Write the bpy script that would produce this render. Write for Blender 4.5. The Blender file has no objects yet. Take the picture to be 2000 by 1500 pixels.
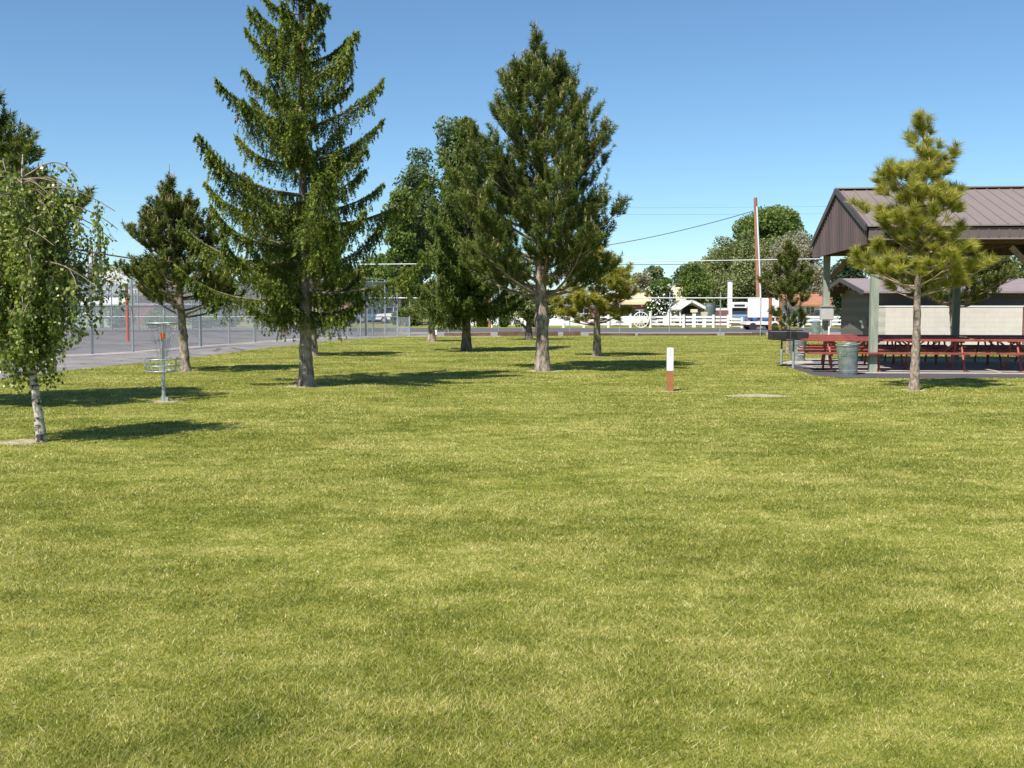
import bpy, math, random
import numpy as np
from mathutils import Vector
R = math.radians
rs = np.random.RandomState(7)
random.seed(7)
scene = bpy.context.scene
col = scene.collection

# ------------------------------------------------------------------ camera, sky, sun
F = 2150.0; EYE = 1.6; PITCH = math.atan(150.0/F)
cam_d = bpy.data.cameras.new('camera'); cam = bpy.data.objects.new('camera', cam_d); col.objects.link(cam)
cam.location = (0, 0, EYE); cam.rotation_euler = (R(90)-PITCH, 0, 0)
cam_d.sensor_width = 36; cam_d.lens = F/2000*36; cam_d.clip_start = .05; cam_d.clip_end = 3000
scene.camera = cam
SUNV = Vector((-.46, -.62, 1.0)).normalized()
EL = math.asin(SUNV.z); AZ = math.atan2(SUNV.x, SUNV.y)
w = bpy.data.worlds.new('World'); scene.world = w; w.use_nodes = True
wn = w.node_tree.nodes; wl = w.node_tree.links
sky = wn.new('ShaderNodeTexSky'); sky.sky_type = 'NISHITA'; sky.sun_disc = False
sky.sun_elevation = EL; sky.sun_rotation = AZ; sky.altitude = 1200
sky.air_density = 1.0; sky.dust_density = 0.1; sky.ozone_density = 1.5
tint = wn.new('ShaderNodeMix'); tint.data_type = 'RGBA'; tint.blend_type = 'MULTIPLY'; tint.inputs[0].default_value = 1
tint.inputs[7].default_value = (.69, .885, 1.0, 1); wl.new(sky.outputs[0], tint.inputs[6]); wl.new(tint.outputs[2], wn['Background'].inputs[0]); wn['Background'].inputs[1].default_value = .095
sd = bpy.data.lights.new('sun', 'SUN'); sun = bpy.data.objects.new('sun', sd); col.objects.link(sun)
sd.energy = 5.0; sd.angle = R(.55); sd.color = (1, .95, .86)
sun.rotation_euler = SUNV.to_track_quat('Z', 'Y').to_euler()
scene.view_settings.view_transform = 'Standard'; scene.view_settings.look = 'None'
scene.view_settings.exposure = 0.55; scene.view_settings.gamma = 1

def ray(x, y):
    u = (x-1000)/F; v = (750-y)/F
    return np.array([u, math.cos(PITCH)+v*math.sin(PITCH), -math.sin(PITCH)+v*math.cos(PITCH)])
def G(x, y, z=0.0):                       # ground point seen at a pixel
    d = ray(x, y); t = (z-EYE)/d[2]; return np.array([d[0]*t, d[1]*t, z])
def A(x, y, Y):                           # point at depth Y seen at a pixel
    d = ray(x, y); t = Y/d[1]; return np.array([d[0]*t, Y, EYE+d[2]*t])
def Xa(x, Y): return A(x, 600, Y)[0]
def Za(y, Y): return max(0.0, A(1000, y, Y)[2])

# ------------------------------------------------------------------ materials
def nt(name):
    m = bpy.data.materials.new(name); m.use_nodes = True
    return m, m.node_tree.nodes, m.node_tree.links, m.node_tree.nodes['Principled BSDF']
def rgba(c): return (c[0], c[1], c[2], 1)
def mat(name, c, rough=.6, metal=0, var=.15, scale=3, bump=0, bscale=40, c2=None, stretch=(1, 1, 1), spec=.4):
    m, n, l, b = nt(name)
    tc = n.new('ShaderNodeTexCoord'); mp = n.new('ShaderNodeMapping'); mp.inputs['Scale'].default_value = stretch
    l.new(tc.outputs['Object'], mp.inputs[0])
    no = n.new('ShaderNodeTexNoise'); no.inputs['Scale'].default_value = scale; no.inputs['Detail'].default_value = 6
    no.inputs['Roughness'].default_value = .65
    l.new(mp.outputs[0], no.inputs['Vector'])
    cr = n.new('ShaderNodeValToRGB')
    c2 = c2 or tuple(min(1, x*(1+var)) for x in c); c1 = tuple(x*(1-var) for x in c)
    cr.color_ramp.elements[0].position = .33; cr.color_ramp.elements[1].position = .67
    cr.color_ramp.elements[0].color = rgba(c1); cr.color_ramp.elements[1].color = rgba(c2)
    l.new(no.outputs[0], cr.inputs[0]); l.new(cr.outputs[0], b.inputs['Base Color'])
    b.inputs['Roughness'].default_value = rough; b.inputs['Metallic'].default_value = metal
    b.inputs['Specular IOR Level'].default_value = spec
    if bump:
        n2 = n.new('ShaderNodeTexNoise'); n2.inputs['Scale'].default_value = bscale; n2.inputs['Detail'].default_value = 5
        l.new(mp.outputs[0], n2.inputs['Vector'])
        bp = n.new('ShaderNodeBump'); bp.inputs['Strength'].default_value = bump; bp.inputs['Distance'].default_value = .02
        l.new(n2.outputs[0], bp.inputs['Height']); l.new(bp.outputs[0], b.inputs['Normal'])
    return m
def leafmat(name, cols, trans=.35, rough=.55, spec=.3, nscale=.9, tr_tint=(1.0, 1.15, .5)):
    """colour from the per-face value 'var', shifted by a coarse noise so that clumps differ"""
    m, n, l, b = nt(name)
    at = n.new('ShaderNodeAttribute'); at.attribute_name = 'var'
    tc = n.new('ShaderNodeTexCoord'); no = n.new('ShaderNodeTexNoise'); no.inputs['Scale'].default_value = nscale
    no.inputs['Detail'].default_value = 3
    l.new(tc.outputs['Object'], no.inputs['Vector'])
    ad = n.new('ShaderNodeMath'); ad.operation = 'MULTIPLY_ADD'; ad.inputs[1].default_value = 1.1
    l.new(no.outputs[0], ad.inputs[0])
    s2 = n.new('ShaderNodeMath'); s2.operation = 'SUBTRACT'; s2.inputs[1].default_value = .55
    l.new(at.outputs['Fac'], s2.inputs[0]); l.new(s2.outputs[0], ad.inputs[2])
    cr = n.new('ShaderNodeValToRGB'); e = cr.color_ramp.elements
    while len(e) < len(cols): e.new(.5)
    for i, c in enumerate(cols): e[i].position = i/(len(cols)-1); e[i].color = rgba(c)
    l.new(ad.outputs[0], cr.inputs[0]); l.new(cr.outputs[0], b.inputs['Base Color'])
    b.inputs['Roughness'].default_value = rough; b.inputs['Specular IOR Level'].default_value = spec
    tr = n.new('ShaderNodeBsdfTranslucent'); mx = n.new('ShaderNodeMix'); mx.data_type = 'RGBA'; mx.blend_type = 'MULTIPLY'
    mx.inputs[0].default_value = 1; mx.inputs[7].default_value = rgba(tr_tint); l.new(cr.outputs[0], mx.inputs[6])
    l.new(mx.outputs[2], tr.inputs[0])
    ms = n.new('ShaderNodeMixShader'); ms.inputs[0].default_value = trans
    l.new(b.outputs[0], ms.inputs[1]); l.new(tr.outputs[0], ms.inputs[2])
    l.new(ms.outputs[0], n['Material Output'].inputs[0])
    return m

def lawn_nodes(n, l, tc):
    """coarse health noise shared by the lawn sheet and the blades"""
    mp = n.new('ShaderNodeMapping'); mp.inputs['Scale'].default_value = (.75, 1, 1); l.new(tc, mp.inputs[0])
    a = n.new('ShaderNodeTexNoise'); a.inputs['Scale'].default_value = .55; a.inputs['Detail'].default_value = 5; a.inputs['Roughness'].default_value = .6
    b_ = n.new('ShaderNodeTexNoise'); b_.inputs['Scale'].default_value = 3.2; b_.inputs['Detail'].default_value = 4; b_.inputs['Roughness'].default_value = .65
    l.new(mp.outputs[0], a.inputs['Vector']); l.new(mp.outputs[0], b_.inputs['Vector'])
    s = n.new('ShaderNodeMath'); s.operation = 'ADD'; l.new(a.outputs[0], s.inputs[0]); l.new(b_.outputs[0], s.inputs[1])
    h = n.new('ShaderNodeMath'); h.operation = 'MULTIPLY_ADD'; h.inputs[1].default_value = .95; h.inputs[2].default_value = -.43
    l.new(s.outputs[0], h.inputs[0]); return h.outputs[0]
LAWN = [(0.0, (.066, .1, .014)), (.28, (.172, .205, .026)), (.52, (.282, .295, .048)), (.75, (.415, .39, .1)), (1.0, (.7, .61, .3))]
def ramp(n, stops):
    cr = n.new('ShaderNodeValToRGB'); e = cr.color_ramp.elements
    while len(e) < len(stops): e.new(.5)
    for i, (p, c) in enumerate(stops): e[i].position = p; e[i].color = rgba(c)
    return cr
LAWN = [(p_, tuple(min(.8, v_*1.12) for v_ in c_)) for p_, c_ in LAWN]
def mat_blades():
    m, n, l, b = nt('grass_blades'); tc = n.new('ShaderNodeTexCoord')
    h = lawn_nodes(n, l, tc.outputs['Object'])
    at = n.new('ShaderNodeAttribute'); at.attribute_name = 'var'
    s = n.new('ShaderNodeMath'); s.operation = 'MULTIPLY_ADD'; s.inputs[1].default_value = 1.0; l.new(at.outputs['Fac'], s.inputs[0])
    s2 = n.new('ShaderNodeMath'); s2.operation = 'SUBTRACT'; s2.inputs[1].default_value = .42; l.new(h, s2.inputs[0]); l.new(s2.outputs[0], s.inputs[2])
    cr = ramp(n, LAWN); l.new(s.outputs[0], cr.inputs[0])
    l.new(cr.outputs[0], b.inputs['Base Color']); b.inputs['Roughness'].default_value = .5; b.inputs['Specular IOR Level'].default_value = .35
    tr = n.new('ShaderNodeBsdfTranslucent'); l.new(cr.outputs[0], tr.inputs[0])
    ms = n.new('ShaderNodeMixShader'); ms.inputs[0].default_value = .4
    l.new(b.outputs[0], ms.inputs[1]); l.new(tr.outputs[0], ms.inputs[2]); l.new(ms.outputs[0], n['Material Output'].inputs[0])
    return m
def mat_lawn():
    m, n, l, b = nt('lawn_turf'); tc = n.new('ShaderNodeTexCoord')
    h = lawn_nodes(n, l, tc.outputs['Object'])
    f = n.new('ShaderNodeTexNoise'); f.inputs['Scale'].default_value = 22; f.inputs['Detail'].default_value = 6; l.new(tc.outputs['Object'], f.inputs['Vector'])
    s = n.new('ShaderNodeMath'); s.operation = 'MULTIPLY_ADD'; s.inputs[1].default_value = 1.2; l.new(f.outputs[0], s.inputs[0])
    s2 = n.new('ShaderNodeMath'); s2.operation = 'SUBTRACT'; s2.inputs[1].default_value = .65; l.new(h, s2.inputs[0]); l.new(s2.outputs[0], s.inputs[2])
    cr = ramp(n, [(p_, tuple(v_*.72 for v_ in c_)) for p_, c_ in LAWN]); l.new(s.outputs[0], cr.inputs[0]); l.new(cr.outputs[0], b.inputs['Base Color'])
    b.inputs['Roughness'].default_value = .9; b.inputs['Specular IOR Level'].default_value = .1
    return m
def mat_chain():
    m, n, l, b = nt('chain_link'); b.inputs['Base Color'].default_value = (.62, .63, .64, 1); b.inputs['Roughness'].default_value = .5
    b.inputs['Metallic'].default_value = .3
    uv = n.new('ShaderNodeUVMap'); uv.uv_map = 'UVMap'; sp = n.new('ShaderNodeSeparateXYZ'); l.new(uv.outputs[0], sp.inputs[0])
    outs = []
    for op in ('ADD', 'SUBTRACT'):
        a = n.new('ShaderNodeMath'); a.operation = op; l.new(sp.outputs[0], a.inputs[0]); l.new(sp.outputs[1], a.inputs[1])
        d = n.new('ShaderNodeMath'); d.operation = 'MULTIPLY'; d.inputs[1].default_value = 1/.05; l.new(a.outputs[0], d.inputs[0])
        f = n.new('ShaderNodeMath'); f.operation = 'FRACT'; l.new(d.outputs[0], f.inputs[0])
        t = n.new('ShaderNodeMath'); t.operation = 'LESS_THAN'; t.inputs[1].default_value = .155; l.new(f.outputs[0], t.inputs[0]); outs.append(t)
    mxx = n.new('ShaderNodeMath'); mxx.operation = 'MAXIMUM'; l.new(outs[0].outputs[0], mxx.inputs[0]); l.new(outs[1].outputs[0], mxx.inputs[1])
    l.new(mxx.outputs[0], b.inputs['Alpha'])
    return m
def mat_wave(name, c, period, axis='X', rough=.5, dist=.03, var=.08):
    """sheet metal or siding whose ribs run across one axis of the object"""
    m = mat(name, c, rough, 0, var, 1.2); n = m.node_tree.nodes; l = m.node_tree.links; b = n['Principled BSDF']
    tc = n.new('ShaderNodeTexCoord'); wv = n.new('ShaderNodeTexWave'); wv.bands_direction = axis; wv.wave_type = 'BANDS'
    wv.inputs['Scale'].default_value = 1/period*.314; l.new(tc.outputs['Object'], wv.inputs[0])
    bp = n.new('ShaderNodeBump'); bp.inputs['Strength'].default_value = .9; bp.inputs['Distance'].default_value = dist
    l.new(wv.outputs[0], bp.inputs['Height']); l.new(bp.outputs[0], b.inputs['Normal']); return m
def mat_block(name, c):
    m = mat(name, c, .85, 0, .06, 2.5, .15, 60); n = m.node_tree.nodes; l = m.node_tree.links; b = n['Principled BSDF']
    tc = n.new('ShaderNodeTexCoord'); mp = n.new('ShaderNodeMapping'); mp.inputs['Rotation'].default_value = (R(90), 0, 0)
    l.new(tc.outputs['Object'], mp.inputs[0]); br = n.new('ShaderNodeTexBrick')
    br.inputs['Scale'].default_value = 1; br.inputs['Mortar Size'].default_value = .008; br.inputs['Brick Width'].default_value = .8
    br.inputs['Row Height'].default_value = .2; br.inputs['Color1'].default_value = (1, 1, 1, 1); br.inputs['Color2'].default_value = (.98, .98, .98, 1)
    br.inputs['Mortar'].default_value = (.84, .83, .81, 1); l.new(mp.outputs[0], br.inputs[0])
    mx = n.new('ShaderNodeMix'); mx.data_type = 'RGBA'; mx.blend_type = 'MULTIPLY'; mx.inputs[0].default_value = 1
    src = b.inputs['Base Color'].links[0].from_socket; l.new(src, mx.inputs[6]); l.new(br.outputs[0], mx.inputs[7]); l.new(mx.outputs[2], b.inputs['Base Color'])
    return m
def mat_birch():
    m, n, l, b = nt('birch_bark'); tc = n.new('ShaderNodeTexCoord'); mp = n.new('ShaderNodeMapping'); mp.inputs['Scale'].default_value = (5, 5, 9)
    l.new(tc.outputs['Object'], mp.inputs[0]); no = n.new('ShaderNodeTexNoise'); no.inputs['Scale'].default_value = 1.5; no.inputs['Detail'].default_value = 7; no.inputs['Roughness'].default_value = .7
    l.new(mp.outputs[0], no.inputs['Vector']); cr = ramp(n, [(0, (.03, .025, .02)), (.44, (.045, .035, .03)), (.52, (.5, .44, .37)), (1, (.72, .68, .6))])
    l.new(no.outputs[0], cr.inputs[0]); l.new(cr.outputs[0], b.inputs['Base Color']); b.inputs['Roughness'].default_value = .8
    bp = n.new('ShaderNodeBump'); bp.inputs['Strength'].default_value = .5; bp.inputs['Distance'].default_value = .01
    l.new(no.outputs[0], bp.inputs['Height']); l.new(bp.outputs[0], b.inputs['Normal']); return m

M = {}
M['bark'] = mat('conifer_bark', (.14, .1, .075), .9, 0, .6, 11, 1.0, 26, c2=(.45, .37, .3), stretch=(1, 1, .45))
M['bark_pink'] = mat('young_pine_bark', (.16, .11, .08), .9, 0, .5, 16, .9, 34, c2=(.44, .35, .28), stretch=(1, 1, .6))
M['bark_dark'] = mat('dark_bark', (.09, .07, .055), .9, 0, .5, 8, .8, 30, c2=(.2, .17, .14), stretch=(1, 1, .4))
M['twig'] = mat('grey_twig', (.22, .17, .13), .9, 0, .3, 8)
M['twig_pale'] = mat('pale_twig', (.4, .3, .22), .9, 0, .3, 8)
M['birch'] = mat_birch()
M['pine'] = leafmat('pine_needles', [(.03, .045, .011), (.088, .122, .024), (.17, .205, .042), (.28, .29, .08)], .3)
M['pine2'] = leafmat('bushy_pine_needles', [(.03, .045, .01), (.085, .11, .02), (.15, .18, .034), (.24, .24, .06)], .28)
M['pine_yellow'] = leafmat('yellow_pine_needles', [(.1, .115, .016), (.26, .26, .036), (.44, .41, .075), (.6, .54, .16)], .38)
M['pine_gold'] = leafmat('golden_pine_needles', [(.08, .09, .014), (.2, .2, .025), (.35, .32, .045), (.5, .45, .08)], .3)
M['candle'] = mat('pine_candle', (.42, .27, .17), .8, 0, .2, 5)
M['fir'] = leafmat('soft_fir_foliage', [(.04, .065, .015), (.1, .14, .028), (.17, .22, .05), (.28, .32, .09)], .35)
M['spruce'] = leafmat('spruce_needles', [(.022, .038, .009), (.075, .105, .016), (.17, .205, .028), (.3, .33, .05)], .3)
M['spruce_tip'] = leafmat('spruce_new_growth', [(.17, .24, .03), (.27, .34, .045), (.36, .43, .07), (.42, .48, .1)], .3)
M['birchleaf'] = leafmat('birch_leaves', [(.06, .1, .018), (.17, .225, .035), (.36, .4, .09), (.66, .64, .34)], .4, rough=.32, spec=.5)
M['broad'] = leafmat('broad_leaves', [(.035, .065, .015), (.075, .12, .022), (.13, .18, .035), (.21, .26, .07)], .35, nscale=.6)
M['broad_bright'] = leafmat('bright_leaves', [(.05, .085, .018), (.1, .15, .03), (.17, .23, .05), (.26, .32, .1)], .35, nscale=.6)  # brighter green, the own leaf colour of certain trees and shrubs
M['broad_olive'] = leafmat('olive_leaves', [(.1, .125, .045), (.17, .2, .075), (.25, .275, .11), (.34, .35, .16)], .3, nscale=.5)
M['broad_grey'] = leafmat('greyish_leaves', [(.18, .175, .12), (.27, .255, .18), (.36, .335, .25), (.44, .4, .31)], .3, nscale=.5)
M['broad_blue'] = leafmat('blue_green_leaves', [(.06, .095, .045), (.11, .16, .07), (.17, .22, .1), (.23, .28, .14)], .3, nscale=.5)
M['dark_conifer'] = leafmat('dark_conifer_leaves', [(.01, .025, .012), (.025, .05, .022), (.05, .085, .035), (.09, .12, .06)], .15, nscale=.8)
M['blades'] = mat_blades(); M['lawn'] = mat_lawn()
M['earth'] = mat('dry_grass_earth', (.17, .17, .06), .95, 0, .35, .4, c2=(.3, .28, .13))
M['asphalt'] = mat('worn_asphalt', (.2, .183, .178), .9, 0, .14, .7, .4, 90, c2=(.27, .25, .243), spec=.2)
M['court'] = mat('court_asphalt', (.165, .152, .149), .9, 0, .14, .5, .2, 90, c2=(.225, .207, .202), spec=.2)
def cracks(m, sc):
    n = m.node_tree.nodes; l = m.node_tree.links; b = n['Principled BSDF']; tc = n.new('ShaderNodeTexCoord'); nz = n.new('ShaderNodeTexNoise'); nz.inputs['Scale'].default_value = 1.5
    l.new(tc.outputs['Object'], nz.inputs['Vector']); va = n.new('ShaderNodeVectorMath'); va.operation = 'MULTIPLY_ADD'; va.inputs[1].default_value = (.7, .7, 0); l.new(nz.outputs['Color'], va.inputs[0]); l.new(tc.outputs['Object'], va.inputs[2])
    vo = n.new('ShaderNodeTexVoronoi'); vo.feature = 'DISTANCE_TO_EDGE'; vo.inputs['Scale'].default_value = sc; l.new(va.outputs[0], vo.inputs['Vector'])
    cr = ramp(n, [(0, (.45, .44, .42)), (.012, (.55, .53, .5)), (.02, (1, 1, 1))]); l.new(vo.outputs['Distance'], cr.inputs[0])
    mx = n.new('ShaderNodeMix'); mx.data_type = 'RGBA'; mx.blend_type = 'MULTIPLY'; mx.inputs[0].default_value = 1; l.new(b.inputs['Base Color'].links[0].from_socket, mx.inputs[6]); l.new(cr.outputs[0], mx.inputs[7]); l.new(mx.outputs[2], b.inputs['Base Color'])
cracks(M['asphalt'], .28); cracks(M['court'], .16)
M['road'] = mat('road_asphalt', (.11, .105, .108), .9, 0, .08, .4, .2, 60, spec=.2)
M['gravel'] = mat('gravel', (.24, .22, .2), .95, 0, .15, 1.5, .6, 70, stretch=(.3, 1, 1))
M['pad'] = mat('pad_asphalt', (.085, .08, .085), .9, 0, .15, 2, .4, 90, spec=.2)
M['concrete'] = mat('pale_concrete', (.4, .36, .32), .9, 0, .2, 2.6, .3, 60)
M['soil'] = mat('sandy_soil', (.38, .32, .2), .95, 0, .25, 9, .8, 60, c2=(.54, .46, .32))
M['chain'] = mat_chain()
M['galv'] = mat('galvanised_steel', (.42, .45, .45), .42, .55, .18, 5)
M['can'] = mat('dull_zinc', (.3, .34, .33), .4, .6, .3, 6, .1, 20)
M['white'] = mat('white_paint', (.8, .79, .77), .55, 0, .04, 2)
M['cream'] = mat('cream_paint', (.72, .62, .42), .6, 0, .06, 2)
M['orange'] = mat('orange_pole_paint', (.55, .1, .045), .5, 0, .12, 3)
M['bright_orange'] = mat('bright_orange', (.85, .17, .01), .5, 0, .05, 3)
M['brownpost'] = mat('brown_post_paint', (.34, .135, .055), .75, 0, .15, 8, .2, 30)
M['red'] = mat('red_table_paint', (.27, .052, .04), .55, 0, .25, 5, c2=(.34, .085, .065))
M['pinkleg'] = mat('faded_red_paint', (.33, .085, .065), .5, 0, .2, 4)
M['black'] = mat('black_iron', (.035, .032, .035), .55, .3, .3, 8)
M['wood_green'] = mat('treated_post_wood', (.24, .28, .22), .85, 0, .2, 3, .3, 30, c2=(.34, .36, .29), stretch=(4, 4, .5))
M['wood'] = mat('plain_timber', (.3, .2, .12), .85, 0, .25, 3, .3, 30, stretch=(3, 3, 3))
M['truss'] = mat('shaded_truss_timber', (.13, .09, .06), .85, 0, .25, 3, .3, 30)  # timber colour darkened to carry the shade inside the shelter
M['railroad'] = mat('old_timber', (.12, .075, .055), .9, 0, .35, 3, .3, 20)
M['roof'] = mat('brown_metal_roof', (.225, .18, .168), .5, .0, .05, .6)
M['siding'] = mat_wave('brown_metal_siding', (.13, .095, .095), .2, 'Y', .5)
M['trim'] = mat('dark_brown_trim', (.09, .065, .065), .5, .1, .1, 2)
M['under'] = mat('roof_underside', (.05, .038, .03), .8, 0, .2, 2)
M['greywall'] = mat_block('taupe_block', (.15, .132, .132)); M['block'] = mat_block('cream_block', (.61, .56, .52))
M['roof2'] = mat('pinkish_roof', (.27, .215, .205), .5, .0, .1, 2)
M['box'] = mat('pale_grey_box', (.5, .5, .48), .5, .1, .08, 3)
M['pole'] = mat('pole_wood', (.3, .15, .09), .9, 0, .3, 2, .3, 10, stretch=(3, 3, .4))
M['pole_dark'] = mat('dark_pole_wood', (.085, .07, .065), .9, 0, .3, 2, stretch=(3, 3, .4))
M['cable'] = mat('dark_cable', (.06, .06, .07), .6, 0, .1, 2)
M['cable_white'] = mat('white_cable', (.75, .77, .8), .4, .2, .05, 2)
M['glass'] = mat('dark_glass', (.03, .035, .045), .12, 0, .1, 1, spec=.6)
M['rubber'] = mat('rubber', (.03, .03, .03), .8, 0, .1, 4)
M['blue'] = mat('pale_blue_car_paint', (.16, .27, .36), .35, .1, .08, 2)
M['bluebox'] = mat('blue_plastic', (.04, .12, .33), .5, 0, .1, 2)
M['silver'] = mat('silver_car_paint', (.45, .47, .5), .35, .2, .05, 2)
M['chrome'] = mat('chrome', (.7, .7, .7), .2, .8, .05, 3)
M['tank'] = mat('grey_green_tank', (.09, .12, .11), .6, 0, .1, 2)
M['orangeroof'] = mat('orange_brown_roof', (.38, .17, .1), .8, 0, .15, 2)
M['mint'] = mat('mint_wall', (.3, .42, .36), .8, 0, .06, 1)
M['brick'] = mat('dark_red_brick', (.2, .09, .08), .85, 0, .2, 5)
M['tanroof'] = mat('pale_yellow_roof', (.62, .5, .3), .8, 0, .1, 2)
M['brownroof'] = mat('brown_shingle_roof', (.17, .12, .095), .9, 0, .2, 3)
M['greyroof'] = mat('grey_shingle_roof', (.22, .25, .25), .9, 0, .15, 3)
M['flower'] = mat('yellow_flowers', (.7, .55, .05), .7, 0, .1, 5)

# ------------------------------------------------------------------ mesh builder
OFF = {}
class MB:
    def __init__(s): s.V = []; s.Fc = []; s.n = 0
    def raw(s, V, faces, mi=0, smooth=False, var=None):
        V = np.asarray(V, float).reshape(-1, 3); faces = np.asarray(faces, int)
        s.V.append(V); s.Fc.append((faces+s.n, mi, smooth, var if var is not None else np.full(len(faces), .5))); s.n += len(V); return s
    def polys(s, P, mi=0, var=None):
        n, k, _ = P.shape
        return s.raw(P.reshape(-1, 3), np.arange(n*k).reshape(n, k), mi, False, var)
    def box(s, c, size, rz=0, rx=0, ry=0, mi=0, taper=1.0, bev=0.0):
        hx, hy, hz = [v/2 for v in size]
        V = np.array([(x*(taper if z > 0 else 1), y*(taper if z > 0 else 1), z) for z in (-hz, hz) for (x, y) in ((-hx, -hy), (hx, -hy), (hx, hy), (-hx, hy))])
        for ang, ax in ((rx, 0), (ry, 1), (rz, 2)):
            if ang:
                ca, sa = math.cos(ang), math.sin(ang); i, j = [(1, 2), (2, 0), (0, 1)][ax]
                a, b = V[:, i].copy(), V[:, j].copy(); V[:, i] = a*ca-b*sa; V[:, j] = a*sa+b*ca
        V += np.array(c)
        return s.raw(V, [(0, 3, 2, 1), (4, 5, 6, 7), (0, 1, 5, 4), (1, 2, 6, 5), (2, 3, 7, 6), (3, 0, 4, 7)], mi)
    def b2(s, x0, x1, y0, y1, z0, z1, mi=0): return s.box(((x0+x1)/2, (y0+y1)/2, (z0+z1)/2), (abs(x1-x0), abs(y1-y0), abs(z1-z0)), mi=mi)
    def beam(s, p, q, w_, h_, mi=0):
        """rectangular bar from p to q"""
        p = np.array(p, float); q = np.array(q, float); d = q-p; d /= np.linalg.norm(d)
        up = np.array([0, 0, 1.]) if abs(d[2]) < .95 else np.array([0, 1., 0])
        a = np.cross(d, up); a /= np.linalg.norm(a); b = np.cross(a, d)
        V = [e+a*sx*w_/2+b*sz*h_/2 for e in (p, q) for (sx, sz) in ((-1, -1), (1, -1), (1, 1), (-1, 1))]
        return s.raw(V, [(0, 3, 2, 1), (4, 5, 6, 7), (0, 1, 5, 4), (1, 2, 6, 5), (2, 3, 7, 6), (3, 0, 4, 7)], mi)
    def tube(s, pts, rad, sides=6, mi=0, closed=False):
        pts = np.asarray(pts, float); n = len(pts); rad = np.broadcast_to(np.asarray(rad, float), (n,))
        if closed: T = np.roll(pts, -1, 0)-np.roll(pts, 1, 0)
        else: T = np.gradient(pts, axis=0)
        T /= (np.linalg.norm(T, axis=1)[:, None]+1e-9)
        ref = np.where(np.abs(T[:, 2:3]) > .9, np.array([[1., 0, 0]]), np.array([[0, 0, 1.]]))
        if abs(T[0, 2]) > .6 and not closed: ref = np.tile(np.array([[1., 0, 0]]), (n, 1))
        a = np.cross(T, ref); a /= (np.linalg.norm(a, axis=1)[:, None]+1e-9); b = np.cross(T, a)
        th = np.arange(sides)*2*math.pi/sides
        V = pts[:, None, :]+rad[:, None, None]*(a[:, None, :]*np.cos(th)[None, :, None]+b[:, None, :]*np.sin(th)[None, :, None])
        fs = []
        for i in range(n if closed else n-1):
            j = (i+1) % n
            for k in range(sides):
                k2 = (k+1) % sides; fs.append((i*sides+k, i*sides+k2, j*sides+k2, j*sides+k))
        s.raw(V.reshape(-1, 3), fs, mi, True)
        if not closed and sides >= 3:
            s.raw(V[0], [tuple(range(sides))[::-1]], mi); s.raw(V[-1], [tuple(range(sides))], mi)
        return s
    def cyl(s, c, r0, r1, z0, z1, sides=16, mi=0): return s.tube([(c[0], c[1], z0), (c[0], c[1], z1)], [r0, r1], sides, mi)
    def prism(s, poly, y0, y1, mi=0):
        """x-z outline pushed through y0..y1"""
        n = len(poly); V = [(x, y0, z) for x, z in poly]+[(x, y1, z) for x, z in poly]
        s.raw(V, [tuple(range(n))], mi); s.raw(V, [tuple(range(2*n-1, n-1, -1))], mi)
        return s.raw(V, [((i+1) % n, i, i+n, (i+1) % n+n) for i in range(n)], mi)
    def slab(s, poly, z0, z1, mi=0):
        n = len(poly); V = [(p[0], p[1], z1) for p in poly]+[(p[0], p[1], z0) for p in poly]
        s.raw(V, [tuple(range(n))], mi)
        return s.raw(V, [((i+1) % n, i, i+n, (i+1) % n+n) for i in range(n)], mi)
    def build(s, name, mats, parent=None, uv=None):
        me = bpy.data.meshes.new(name)
        V = np.concatenate(s.V); off = OFF.get(parent.name, np.zeros(3)) if parent else np.zeros(3)
        V = V-off
        loops = np.concatenate([f.ravel() for f, _, _, _ in s.Fc]); tot = np.concatenate([np.full(len(f), f.shape[1]) for f, _, _, _ in s.Fc])
        start = np.concatenate([[0], np.cumsum(tot)[:-1]])
        me.vertices.add(len(V)); me.vertices.foreach_set('co', V.astype(np.float32).ravel())
        me.loops.add(len(loops)); me.loops.foreach_set('vertex_index', loops.astype(np.int32))
        me.polygons.add(len(tot)); me.polygons.foreach_set('loop_start', start.astype(np.int32)); me.polygons.foreach_set('loop_total', tot.astype(np.int32))
        me.polygons.foreach_set('material_index', np.concatenate([np.full(len(f), mi) for f, mi, _, _ in s.Fc]).astype(np.int32))
        me.update(calc_edges=True)
        me.polygons.foreach_set('use_smooth', np.concatenate([np.full(len(f), sm) for f, _, sm, _ in s.Fc]))
        at = me.attributes.new('var', 'FLOAT', 'FACE'); at.data.foreach_set('value', np.concatenate([v for _, _, _, v in s.Fc]).astype(np.float32))
        if uv is not None:
            ul = me.uv_layers.new(name='UVMap'); ul.data.foreach_set('uv', np.asarray(uv, np.float32).ravel())
        for m_ in (mats if isinstance(mats, (list, tuple)) else [mats]): me.materials.append(M[m_])
        o = bpy.data.objects.new(name, me); col.objects.link(o)
        if parent: o.parent = parent
        OFF[o.name] = off; return o
def tag(o, label=None, cat=None, group=None, kind=None):
    if label: o['label'] = label
    if cat: o['category'] = cat
    if group: o['group'] = group
    if kind: o['kind'] = kind
    return o
def thing(name, label, cat, loc=(0, 0, 0), group=None):
    o = bpy.data.objects.new(name, None); col.objects.link(o); o.empty_display_size = .2
    o.location = loc; OFF[o.name] = np.array(loc, float); return tag(o, label, cat, group)
def dup(root, loc, rz, label):
    r = root.copy(); col.objects.link(r); r.location = loc; r.rotation_euler = (0, 0, rz); r['label'] = label
    for ch in list(root.children):
        c = ch.copy(); col.objects.link(c); c.parent = r
        for g in ch.children:
            d = g.copy(); col.objects.link(d); d.parent = c
    return r
def struct(name, mb, m): return tag(mb.build(name, m), kind='structure')

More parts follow.
